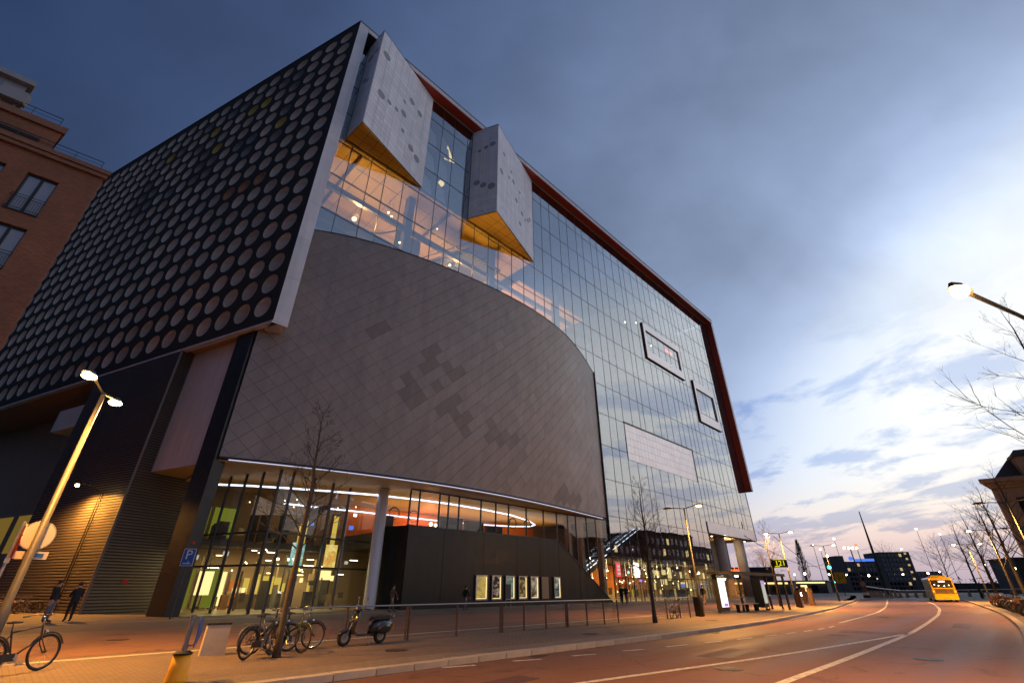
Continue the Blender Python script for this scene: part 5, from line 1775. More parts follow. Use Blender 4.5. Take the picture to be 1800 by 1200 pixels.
# ================================================================ bicycles
def make_bike(name, label, m_frame='bike_black', lady=True, rack=True, group=None, steer=0.0, crate=False, cheap=False, pale=False):
    t = thing(name, label, 'bicycle', group=group)
    R = 0.345
    xr, xf = -0.54, 0.54
    n1 = 20 if cheap else 32

    def wheel(x, nm):
        wo = MB().torus((0, 0, 0), R - 0.02, 0.019, n1, 6).build('wheel', 'rubber', t, (x, 0, R))
        MB().torus((0, 0, 0), R - 0.048, 0.012, n1, 5).build('rim', 'chrome' if (pale and x > 0) else 'rim_dark', wo)
        sp_ = MB()
        for k in range(8 if cheap else 14):
            a = 2 * PI * k / (8 if cheap else 14)
            sp_.tube([(0.02 * math.cos(a), 0.02, 0.02 * math.sin(a)), ((R - .05) * math.cos(a + .2), 0, (R - .05) * math.sin(a + .2))], 0.0022, 3, False)
        sp_.lathe([(0.022, -0.05), (0.022, 0.05)], 8, (0, 0, 0), 'y')
        sp_.build('spokes', 'rim_dark', wo)
        return wo
    wheel(xr, 'wheel')
    wf = wheel(xf, 'wheel')
    bb = Vector((-0.10, 0, 0.29))
    seat_t = Vector((-0.27, 0, 0.80))
    head_b = Vector((0.37, 0, 0.62))
    head_t = Vector((0.32, 0, 0.88))
    fr = MB()
    T = 0.017
    fr.tube([bb, seat_t], T, 7).tube([bb, head_b], T * 1.1, 7).tube([head_b, head_t], T * 1.15, 7)
    if lady:
        fr.tube([bb.lerp(seat_t, 0.35), head_b.lerp(head_t, .45)], T, 7)
    else:
        fr.tube([seat_t.lerp(bb, 0.08), head_t.lerp(head_b, .15)], T, 7)
    for s in (-1, 1):
        fr.tube([bb + Vector((0, .03 * s, 0)), Vector((xr, .06 * s, R))], T * .55, 5)
        fr.tube([seat_t.lerp(bb, .15), Vector((xr, .06 * s, R))], T * .5, 5)
        fr.tube([head_b + Vector((0, .03 * s, 0)), head_b + Vector((.06, .05 * s, -.12)), Vector((xf, .05 * s, R))], T * .7, 5)
    fr.build('frame', m_frame, t, smooth=True)
    fm = MB()
    for x in (xr, xf):
        a0, a1 = (0.15, 3.5) if x < 0 else (0.35, 2.6)
        fm.torus((x, 0, R), R + 0.025, 0.02, 14, 5, 'y', a0, a1)
    fm.build('mudguard', m_frame, t, smooth=True)
    MB().lathe([(0.09, -0.01), (0.09, 0.01)], 16, (bb.x, -.06, bb.z), 'y').tube([(bb.x, -.08, bb.z), (bb.x + .12, -.09, bb.z - .12)], .01, 5).tube([(bb.x, .08, bb.z), (bb.x - .12, .09, bb.z + .12)], .01, 5).box(bb.x + .07, bb.x + .17, -.17, -.08, bb.z - .135, bb.z - .105).box(bb.x - .17, bb.x - .07, .08, .17, bb.z + .105, bb.z + .135).build('crank', 'steel', t)
    MB().box(bb.x - 0.06 + xr * .55, bb.x + 0.02, -.075, -.05, bb.z - .05, bb.z + .09).build('chain_case', m_frame, t)
    sd = MB().loft([[(-.40, .02, .93), (-.40, -.02, .93), (-.40, -.02, .955), (-.40, .02, .955)], [(-.36, .09, .92), (-.36, -.09, .92), (-.36, -.08, .97), (-.36, .08, .97)], [(-.25, .06, .92), (-.25, -.06, .92), (-.25, -.05, .965), (-.25, .05, .965)], [(-.12, .02, .93), (-.12, -.02, .93), (-.12, -.015, .955), (-.12, .015, .955)]])
    sd.tube([seat_t, (-.29, 0, .93)], .012, 5)
    sd.build('saddle', 'saddle', t)
    hb = MB().tube([head_t, head_t + Vector((-.015, 0, .14))], .012, 6)
    c = head_t + Vector((-.015, 0, .14))
    for s in (-1, 1):
        hb.tube([c, c + Vector((.05, .12 * s, .03)), c + Vector((.0, .24 * s, .06)), c + Vector((-.12, .28 * s, .04))], .011, 5)
    h = hb.build('handlebar', 'chrome', t, smooth=True)
    gm = MB()
    for s in (-1, 1):
        gm.tube([c + Vector((-.12, .28 * s, .04)), c + Vector((-.24, .285 * s, .025))], .017, 6)
    gm.build('grip', 'rubber', h)
    MB().ball((.44, 0, .74), (.05, .05, .05), 8, 6).build('headlight', 'chrome', t)
    if rack:
        rk = MB()
        for s in (-1, 1):
            rk.tube([(xr - .25, .06 * s, .74), (xr + .20, .06 * s, .74)], .008, 4).tube([(xr - .1, .06 * s, .74), (xr, .07 * s, R)], .007, 4)
        for q in range(5):
            rk.tube([(xr - .22 + q * .1, -.06, .74), (xr - .22 + q * .1, .06, .74)], .006, 4)
        rk.build('rack', m_frame, t)
    MB().tube([(-.12, .05, .27), (-.16, .22, .01)], .010, 5).build('kickstand', 'steel', t)
    if crate:
        MB().box(.42, .70, -.2, .2, .72, .74).box(.42, .44, -.2, .2, .74, .95).box(.68, .70, -.2, .2, .74, .95).box(.44, .68, -.2, -.18, .74, .95).box(.44, .68, .18, .2, .74, .95).build('front_crate', 'rust_steel', t)
    return t


def place(t, loc, rz, roll=0.0):
    t.location = loc
    t.rotation_euler = (roll, 0, rz)
    return t


# near bicycle cut by the left edge: rear wheel out of view
b1 = make_bike('bicycle', 'black upright bicycle cut by the left edge of the view', 'bike_black', lady=False, rack=False)
pa, pb = F(-54.37, 20.96), F(-55.05, 21.42)
place(b1, tuple((pa + (pb - pa).normalized() * 0.54)[:2]) + (0,), math.atan2((pa - pb).y, (pa - pb).x), RAD(-4))
# cluster round the tree


def place_wheels(t, rear, front, roll=0.0):
    d = front - rear
    mid = (rear + front) / 2
    place(t, (mid.x, mid.y, 0), math.atan2(d.y, d.x), roll)


b2 = make_bike('bicycle', 'black city bicycle with rear rack leaning on the slim tree, nearest the kerb', 'bike_black', lady=True)
place_wheels(b2, F(-50.62, 22.4), F(-49.75, 21.75), RAD(4))
b3 = make_bike('bicycle', 'dark bicycle behind the slim tree with its front wheel towards the scooter', 'bike_grey', lady=False)
place_wheels(b3, F(-50.2, 21.5), F(-49.15, 21.35), RAD(-5))
b4 = make_bike('bicycle', 'black bicycle with pale rimmed front wheel next to the scooter', 'bike_black', lady=True, pale=True)
place_wheels(b4, F(-49.5, 21.2), F(-48.42, 21.3), RAD(5))
b5 = make_bike('bicycle', 'dark bicycle turned towards the road between the slim tree and scooter', 'bike_green', lady=True)
place_wheels(b5, F(-49.3, 21.0), F(-49.05, 22.05), RAD(-3))
b6 = make_bike('bicycle', 'lone grey bicycle leaning on the short railing before the lobby', 'bike_grey', lady=True)
place_wheels(b6, F(-26.5, 21.75), F(-27.55, 21.95), RAD(-6))
cheap_src = [make_bike('bicycle', 'parked bicycle', m, lady=(k % 2 == 0), crate=(k == 2), cheap=True) for k, m in enumerate(('bike_black', 'bike_grey', 'bike_red'))]
rb = random.Random(77)
cnt = [0, 0, 0]


def spread_bike(k, loc, rz, label, group):
    if cnt[k] == 0:
        t = cheap_src[k]
    else:
        t = copy_tree(cheap_src[k])
    cnt[k] += 1
    place(t, loc, rz, rb.uniform(-.08, .08))
    tag(t, label, 'bicycle', group)


LN = Vector((-0.944, -0.33))
ORD = ['first', 'second', 'third', 'fourth', 'fifth', 'sixth', 'seventh', 'eighth', 'ninth', 'tenth', 'eleventh', 'twelfth']
for i in range(9):                                   # against the louvre wall, left
    q = LC + WD * (4.2 + i * 0.75) + LN * 1.3
    wpos = F(q.x, -q.y)
    spread_bike(i % 3, (wpos.x, wpos.y, 0), ROTU + math.atan2(LN.y, LN.x) + rb.uniform(-.2, .2), f'{ORD[i]} bicycle from the downpipe in the dark row against the louvre wall', 'bicycles against the louvre wall')
for i in range(34):                                  # right pavement rack
    u = -14 + i * 0.85 + rb.uniform(-.1, .1)
    n = nR(u) + 1.5 + rb.uniform(-.15, .15)
    wpos = F(u, n)
    kb = rb.randrange(3)
    spread_bike(kb, (wpos.x, wpos.y, 0), ROTU + PI / 2 + rb.uniform(-.25, .25), (f'{ORD[i]} nearest bicycle in the row behind the right kerb' if i < 12 else ['black bicycle', 'grey bicycle', 'dark red bicycle with front crate'][kb] + ' deep in the row behind the right kerb'), 'bicycles along the right kerb')

# ================================================================ motor scooter
sc2 = thing('motor_scooter', 'black retro motor scooter with round headlamp parked by the railing', 'scooter')
# x forward
for x, nm in ((-0.62, 'wheel'), (0.64, 'wheel')):
    wo = MB().torus((0, 0, 0), 0.17, 0.058, 24, 8).build('wheel', 'rubber', sc2, (x, 0, 0.228), smooth=True)
    MB().lathe([(0.125, -.04), (0.125, .04)], 18, (0, 0, 0), 'y').build('rim', 'steel', wo)


def oval(x, z, hw, hh, n=14, y0=0.0):
    return [(x, y0 + hw * math.cos(2 * PI * k / n), z + hh * math.sin(2 * PI * k / n)) for k in range(n)]


MB().loft([oval(-0.98, .55, .04, .05), oval(-0.92, .52, .15, .16), oval(-.78, .50, .20, .215), oval(-.58, .50, .215, .23), oval(-.40, .50, .18, .20), oval(-.26, .46, .13, .17), oval(-.18, .40, .10, .12)]).build('rear_body', 'scooter', sc2, smooth=True)
for s in (-1, 1):
    MB().ball((-.62, s * .185, .45), (.26, .075, .16), 14, 8).build('side_cowl', 'scooter', sc2)
MB().loft([[(x, -w_, z), (x, w_, z), (x, w_ * .9, z + hh), (x, -w_ * .9, z + hh)] for x, w_, z, hh in ((-.95, .10, .70, .06), (-.80, .15, .71, .10), (-.5, .16, .70, .10), (-.25, .12, .69, .09), (-.14, .05, .66, .06))]).build('seat', 'scooter_seat', sc2)
MB().loft([[(x, -w_, z), (x, w_, z), (x, w_, z + .05), (x, -w_, z + .05)] for x, w_, z in ((-.24, .13, .28), (0.1, .16, .27), (.30, .17, .28), (.40, .15, .36))]).build('floorboard', 'scooter', sc2)
MB().loft([[(x, -w_, z), (x, w_, z), (x + .045, w_ * .92, z), (x + .07, 0, z), (x + .045, -w_ * .92, z)] for x, w_, z in ((.42, .14, .33), (.43, .20, .50), (.39, .215, .68), (.33, .18, .84), (.29, .09, .92))]).build('leg_shield', 'scooter', sc2, smooth=True)
MB().loft([oval(.86, .30, .02, .03), oval(.82, .37, .075, .05), oval(.66, .44, .085, .06), oval(.50, .42, .06, .05), oval(.45, .36, .02, .02)]).build('front_mudguard', 'scooter', sc2, smooth=True)
MB().tube([(.31, 0, .9), (.64, .07, .25)], .022, 7).build('fork', 'steel', sc2)
hb = MB().ball((.31, 0, .99), (.12, .10, .085), 12, 8)
hb.tube([(.30, 0, 1.0), (.24, .18, 1.03), (.16, .33, 1.02)], .018, 6).tube([(.30, 0, 1.0), (.24, -.18, 1.03), (.16, -.33, 1.02)], .018, 6)
hbo = hb.build('handlebar', 'scooter', sc2, smooth=True)
MB().lathe([(.075, .40), (.08, .425), (.03, .45)], 14, (0, 0, 1.0), 'x').build('headlamp', 'chrome', hbo)
for s in (-1, 1):
    MB().tube([(.24, .2 * s, 1.03), (.22, .27 * s, 1.25)], .008, 5).ball((.21, .29 * s, 1.30), (.015, .06, .045), 8, 6).build('mirror', 'chrome', hbo)
    MB().tube([(.20, .25 * s, 1.025), (.10, .36 * s, 1.015)], .02, 6).build('grip', 'rubber', hbo)
MB().ball((-.97, 0, .60), (.03, .05, .04), 8, 6).build('tail_light', 'sign_red', sc2)
MB().box(-1.02, -1.0, -.09, .09, .40, .53).build('number_plate', 'sign_yellow', sc2)
MB().tube([(-.95, -.09, .74), (-1.02, -.09, .79), (-1.02, .09, .79), (-.95, .09, .74)], .012, 6).build('grab_rail', 'chrome', sc2)
MB().tube([(-.1, .1, .27), (-.16, .22, .01)], .012, 5).build('side_stand', 'steel', sc2)
MB().tube([(-.35, -.14, .24), (-.8, -.17, .27)], .045, 8).build('exhaust', 'steel', sc2)
d = F(-47.5, 21.4) - F(-46.14, 21.39)
mid = (F(-47.5, 21.4) + F(-46.14, 21.39)) / 2
place(sc2, (mid.x, mid.y, 0), math.atan2(d.y, d.x), RAD(-5))

# ================================================================ iron covers in the road and pavement
for k, (u, n, z, par) in enumerate(((-42.5, 31.2, -0.114, road), (-30.5, 30.8, -0.114, road), (-37.0, 34.4, -0.114, road), (-14, 29.8, -0.114, road), (-46.8, 23.4, 0.006, pav), (-38.5, 24.2, 0.006, pav), (-52.0, 14.0, 0.010, pav), (-27, 24, 0.006, pav))):
    cvr = MB().lathe([(0.33, 0.0), (0.33, 0.004)], 20)
    o = cvr.build('manhole_cover', 'pole_dark', par, (u, -n, z))
    for q in range(5):
        MB().box(-.22, .22, -.2 + q * .1 - .012, -.2 + q * .1 + .012, .0042, .008).build('cover_rib', 'rust_steel', o)
for u in (-44, -33, -21, -9):
    o = MB().box(-.25, .25, -.16, .16, 0, .004).build('drain_grate', 'pole_dark', road, (u, -(nL(u) + 0.25), -0.115))
    for q in range(6):
        MB().box(-.21 + q * .08, -.18 + q * .08, -.13, .13, .0042, .007).build('grate_bar', 'rust_steel', o)
# darker repair patches in the asphalt
for (u, n, a_, b_, an) in ((-39.5, 30.0, 2.6, 0.9, .05), (-28, 31.6, 1.2, 2.4, 0.1), (-20, 34.0, 3.5, .7, .04), (-47.5, 28.6, 1.6, .6, .06)):
    o = MB().box(-a_ / 2, a_ / 2, -b_ / 2, b_ / 2, 0, .003).build('asphalt_patch', 'road_patch', road, (u, -n, -0.119), an)

# ================================================================ railings, bollards, signs
def railing(label, u0, n0, u1, n1, posts, doubles=(), glass=False):
    a, c = F(u0, n0), F(u1, n1)
    L = (c - a).length
    t = thing('railing', label, 'railing', (a.x, a.y, 0), math.atan2((c - a).y, (c - a).x), 'tubular steel railings on the plaza')
    MB().tube([(0, 0, 1.05), (L, 0, 1.05)], 0.028, 8).build('top_rail', 'rail_steel', t)
    for f in posts:
        MB().box(L * f - .025, L * f + .025, -.03, .03, 0, 1.03).build('post', 'rust_steel', t)
        if f in doubles:
            MB().box(L * f + .09, L * f + .14, -.03, .03, 0, 1.03).build('post', 'rust_steel', t)
    prev = None
    for f, g in zip(posts, posts[1:]):
        MB().box(L * f + .17, L * g - .05, -.008, .008, 0.10, 0.98).build('glass_panel', 'glass_street', t)
    return t


railing('long steel railing with glass panels before the dark wall', -49.5, 21.0, -32.35, 21.5, [0.0, .13, .26, .39, .52, .60, .68, .76, .85, .93, 1.0], (.26, .52, .76))
railing('short steel railing with the lone bicycle before the lobby', -28.7, 21.45, -25.1, 21.9, [0.0, .36, .72, 1.0])

plinth = thing('grey_plinth', 'pale grey concrete plinth with dark cap beside the bicycles', 'plinth', tuple(F(-50.9, 20.75)[:2]) + (0,), ROTU + RAD(-8))
MB().loft([[(-.30, -.15, 0), (.30, -.15, 0), (.30, .15, 0), (-.30, .15, 0)], [(-.28, -.13, .70), (.28, -.13, .70), (.28, .13, .70), (-.28, .13, .70)]]).build('block', 'plinth', plinth)
MB().box(-.30, .30, -.15, .15, .703, .745).build('cap', 'pole_dark', plinth)

yb = thing('traffic_island_bollard', 'yellow island bollard with a bent blue round sign on a grey post', 'bollard', tuple(F(-52.6, 24.8)[:2]) + (0,), RAD(24))
MB().loft([oval_ for oval_ in [[(.17 * s * math.cos(2 * PI * k / 16) * 1, .13 * s * math.sin(2 * PI * k / 16), z) for k in range(16)] for s, z in ((1.14, 0), (1.10, .05), (1.0, .2), (.92, .45))]]).build('body', 'sign_yellow', yb, smooth=True)
MB().lathe([(.165, .453), (.17, .48), (.12, .51)], 16).build('cap', 'rubber', yb)
MB().tube([(0, 0, .51), (0, 0, 1.10)], .042, 10).lathe([(.055, .56), (.055, .62)], 10).lathe([(.055, 1.05), (.055, 1.12)], 10).build('post', 'steel', yb)
dm = MB()
nseg = 8
cx0 = 0.20
pts = []
for i in range(nseg + 1):
    a = -1 + 2 * i / nseg
    pts.append((a, 0.14 + 0.03 * (1 - a * a)))
for i in range(nseg):
    (a, x0_), (b_, x1_) = pts[i], pts[i + 1]
    w0, w1 = math.sqrt(max(0, 1 - a * a)) * .27 + .005, math.sqrt(max(0, 1 - b_ * b_)) * .27 + .005
    z0_, z1_ = .82 + a * .27, .82 + b_ * .27
    dm.loft([[(x0_, -w0, z0_), (x0_ + .012, -w0, z0_), (x0_ + .012, w0, z0_), (x0_, w0, z0_)], [(x1_, -w1, z1_), (x1_ + .012, -w1, z1_), (x1_ + .012, w1, z1_), (x1_, w1, z1_)]])
dm.build('blue_sign', 'sign_blue', yb)
MB().box(.03, .15, -.012, .012, .58, .61).box(.03, .15, -.012, .012, 1.04, 1.07).build('bracket', 'steel', yb)

# parking sign near the black pier
psn = thing('parking_sign', 'blue square parking sign with white P on a thin grey post', 'sign', tuple(F(-47.9, 1.35)[:2]) + (0,), RAD(18))
MB().tube([(0, 0, 0), (0, 0, 3.62)], .045, 8).build('post', 'pole_grey', psn)
MB().box(-.33, .33, -.075, -.05, 2.75, 3.70).build('plate', 'sign_white', psn)
pl = MB().box(-.30, .30, -.081, -.0755, 2.78, 3.67).build('blue_face', 'sign_blue', psn)
text_mesh('P', 0.72, 'letter_p', 'sign_white', psn, (0, -.083, 3.34), (RAD(90), 0, 0))
MB().box(-.2, .2, -.0845, -.0815, 2.86, 2.91).box(.02, .10, -.0845, -.0815, 2.95, 3.0).build('small_line', 'sign_white', psn)
MB().lathe([(.10, 3.98), (.10, 4.1)], 10).build('red_cap', 'sign_red', psn)

# round sign (seen from behind) and plate on the left lamp post
rsn = thing('round_road_sign', 'back of a round road sign with a white plate below on the lamp post', 'sign', tuple(F(-55.31, 20.23)[:2]) + (2.2,), RAD(52))
MB().lathe([(.31, .0), (.325, .02), (.325, .05), (.31, .055)], 28, (0, .09, .52), 'y').build('disc', 'sign_back', rsn)
MB().torus((0, .10, .52), .322, .014, 28, 6).build('rim', 'steel', rsn)
MB().box(-.30, .34, .10, .125, .0, .17).build('plate', 'sign_back', rsn)
MB().box(.08, .26, .088, .098, .05, .13).build('plate_sticker', 'sign_blue', rsn)
MB().tube([(-.08, .0, .2), (-.08, .0, .24)], .02, 6).box(-.10, .10, .02, .10, .19, .23).box(-.10, .10, .02, .10, .08, .11).build('clamp', 'steel', rsn)
# red edged sign seen edge-on just left of it
esn = thing('road_sign_edge', 'red edged road sign turned edge-on beside the lamp post', 'sign', tuple(F(-55.66, 20.36)[:2]) + (0,), RAD(50))
MB().tube([(0, 0, 0), (0, 0, 3.0)], .035, 8).build('post', 'steel', esn)
MB().loft([[(.05, -.03, 2.15), (.05, .30, 2.2), (.065, .30, 2.2), (.065, -.03, 2.15)], [(.05, -.28, 2.55), (.05, .28, 2.55), (.065, .28, 2.55), (.065, -.28, 2.55)], [(.05, -.03, 2.95), (.05, .03, 2.95), (.065, .03, 2.95), (.065, -.03, 2.95)]]).build('face', 'sign_red', esn)
MB().box(-.04, .05, -.05, .05, 2.1, 2.2).build('clamp', 'steel', esn)

# menu stand before the poster cases
ms = thing('pavement_board', 'dark narrow board on a thin frame before the poster cases', 'board', tuple(F(-24.5, 5.5)[:2]) + (0,), ROTU)
MB().box(-.28, .28, -.03, .03, .75, 1.85).build('panel', 'int_dark', ms)
MB().tube([(-.3, 0, 0), (-.3, 0, 1.9), (.3, 0, 1.9)], .02, 6).tube([(.3, 0, 0), (.3, 0, 1.9)], .02, 6).build('frame', 'steel', ms)

# ================================================================ bus shelter, display, people, bus
sh = thing('bus_shelter', 'glass bus shelter with lit advert panel at the kerb', 'bus shelter', tuple(F(-19.1, 21.7)[:2]) + (0,), ROTU)
SL = 10.6
MB().box(-0.5, SL + .3, -1.0, .75, 2.48, 2.62).box(-0.52, SL + .32, -1.02, -.97, 2.42, 2.48).build('roof', 'pole_dark', sh)
for x in (0.0, 4.4, 7.3, SL):
    MB().box(x - .07, x + .07, .45, .58, 0, 2.48).build('post', 'pole_dark', sh)
for x in (SL - .05, SL + .12):
    MB().box(x - .05, x + .05, -.9, -.78, 0, 2.48).build('post', 'pole_dark', sh)
for a, c in ((1.35, 4.3), (4.5, 7.2)):
    MB().box(a, c, .50, .515, .25, 2.2).build('glass_panel', 'glass_street', sh)
ad = MB().box(-.09, 1.30, .3, .62, .12, 2.42).build('advert_case', 'pole_dark', sh)
MB().box(.05, 1.16, .27, .298, .38, 2.20).build('lit_advert', 'white_panel_lit', ad)
MB().box(.40, 1.05, .262, .268, .42, .62).build('advert_print', 'purple_sign', ad)
ad2 = MB().box(7.0, 7.9, -.2, .45, .2, 2.3).build('map_case', 'pole_dark', sh)
MB().box(7.1, 7.8, -.225, -.205, .5, 2.1).build('lit_map', 'white_dim', ad2)
MB().box(7.1, 7.8, -.245, -.228, 1.85, 2.08).build('map_header', 'purple_sign', ad2)
bench = MB().box(2.3, 6.4, .02, .40, .48, .53).build('bench', 'steel', sh)
for x in (2.6, 4.35, 6.1):
    MB().box(x - .04, x + .04, .1, .35, 0, .48).build('leg', 'pole_dark', bench)
MB().tube([(1.5, .45, .95), (6.9, .45, .95)], .03, 6).build('back_rail', 'rail_steel', sh)
MB().tube([(8.4, .3, 1.0), (10.2, .3, 1.0)], .03, 6).build('lean_rail', 'rail_steel', sh)
for x in (8.5, 9.3, 10.1):
    MB().box(x - .025, x + .025, .28, .33, 0, 1.0).build('lean_post', 'rust_steel', sh)
MB().ball((3.2, .1, 2.36), (.3, .12, .06), 8, 6).build('roof_lamp', 'warm_bulb', sh)
lamp('shelter_light', 'POINT', sh, (3.2, -.1, 2.25), 60, (1.0, .75, .38), .15)

ds = thing('bus_stop_display', 'black bus stop display with glowing yellow digits on a post', 'sign', tuple(F(-8.1, 21.9)[:2]) + (0,), RAD(-14))
MB().tube([(0, 0, 0), (0, 0, 3.85)], .07, 8).build('post', 'pole_dark', ds)
dc = MB().box(.05, 1.20, -.12, .12, 3.15, 3.80).build('case', 'bus_dark', ds)
text_mesh('121', .56, 'digits', 'amber', dc, (.63, -.13, 3.46), (RAD(90), 0, 0), .006)
MB().box(.10, 1.15, -.128, -.122, 3.74, 3.78).build('top_line', 'amber', dc)
MB().box(.16, .56, -.128, -.122, 3.20, 3.25).build('text_line', 'amber', dc)

# litter bin at the foot of the second lamp
bn_ = thing('litter_bin', 'dark slim litter bin against the lamp post before the lobby', 'bin', tuple(F(-23.35, 21.7)[:2]) + (0,), ROTU)
MB().loft([[(-.22, -.2, 0), (.22, -.2, 0), (.22, .2, 0), (-.22, .2, 0)], [(-.24, -.22, 1.05), (.24, -.22, 1.05), (.24, .22, 1.05), (-.24, .22, 1.05)]]).build('body', 'pole_dark', bn_)
MB().box(-.26, .26, -.24, .24, 1.053, 1.12).build('lid', 'steel', bn_)
MB().box(-.16, .16, -.235, -.222, .82, .96).build('slot', 'rubber', bn_)

# dark square posts along the plaza edge
for k, (u, n, h) in enumerate(((4.5, 20.9, 1.5), (10.0, 18.8, 1.6), (-3.2, 21.9, 1.35))):
    t = thing('square_post', ['dark square post right of the yellow display', 'dark square post with a rider behind it', 'dark square post at the foot of the second plaza lamp'][k], 'bollard', tuple(F(u, n)[:2]) + (0,), ROTU)
    MB().box(-.2, .2, -.2, .2, 0, h).build('shaft', 'rust_steel', t)
    MB().box(-.22, .22, -.22, .22, h, h + .06).build('cap', 'pole_dark', t)

# the bus, seen from behind
bus = thing('city_bus', 'yellow city bus seen from behind with red tail lights lit', 'bus', (59.2, 70.7, -0.12), RAD(90 - 35))
LB, WB, HB = 11.8, 1.28, 3.0


def bus_ring(x, hw, z0, z1, r=.22):
    return [(x, -hw, z0), (x, -hw, z1 - r), (x, -hw + r * .3, z1 - r * .3), (x, -hw + r, z1), (x, hw - r, z1), (x, hw - r * .3, z1 - r * .3), (x, hw, z1 - r), (x, hw, z0)]


MB().loft([bus_ring(0, WB - .06, .32, HB - .10), bus_ring(.12, WB, .30, HB), bus_ring(LB - .2, WB, .30, HB), bus_ring(LB, WB - .1, .34, HB - .15)]).build('body', 'bus_yellow', bus)
MB().box(-.02, -.004, -WB + .18, WB - .18, 1.72, 2.62).build('rear_window', 'bus_dark', bus)
MB().box(-.034, -.021, -.42, .30, 2.36, 2.54).build('route_display', 'white_panel_lit', bus)
MB().box(-.025, -.006, -WB + .25, WB - .25, .95, 1.62).build('engine_hatch', 'bus_grey', bus)
for k in range(5):
    MB().box(-.036, -.026, -WB + .35, WB - .35, 1.05 + k * .1, 1.09 + k * .1).build('grille_slat', 'bus_dark', bus)
MB().box(-.10, .25, -WB + .04, WB - .04, .28, .62).build('bumper', 'bus_yellow', bus)
MB().box(-.115, -.102, -.28, .28, .42, .55).build('number_plate', 'sign_yellow', bus)
for s in (-1, 1):
    for z, mm in ((1.25, 'tail'), (1.0, 'sign_red'), (2.72, 'tail')):
        MB().ball((-.01, s * (WB - .13), z), (.03, .085, .085), 10, 6).build('tail_light', mm, bus)
    for x in (2.6, 9.2):
        wo = MB().lathe([(.46, -.13), (.48, -.10), (.48, .10), (.46, .13)], 20, (x, s * (WB - .12), .48), 'y').build('wheel', 'rubber', bus)
        MB().lathe([(.26, -.14), (.26, .14)], 14, (x, s * (WB - .12), .48), 'y').build('rim', 'steel', wo)
    for k in range(7):
        MB().box(.6 + k * 1.55, 2.0 + k * 1.55, s * (WB + .004) - .004, s * (WB + .004) + .004, 1.45, 2.55).build('side_window', 'bus_dark', bus)
MB().box(1.2, 4.5, -.8, .8, HB, HB + .22).build('roof_unit', 'bus_yellow', bus)
for y in (-.7, -.2, .4, .8):
    MB().ball((-.03, y, 2.0 + .1 * math.sin(y * 9)), .06, 6, 4).build('inner_light', 'warm_bulb', bus)


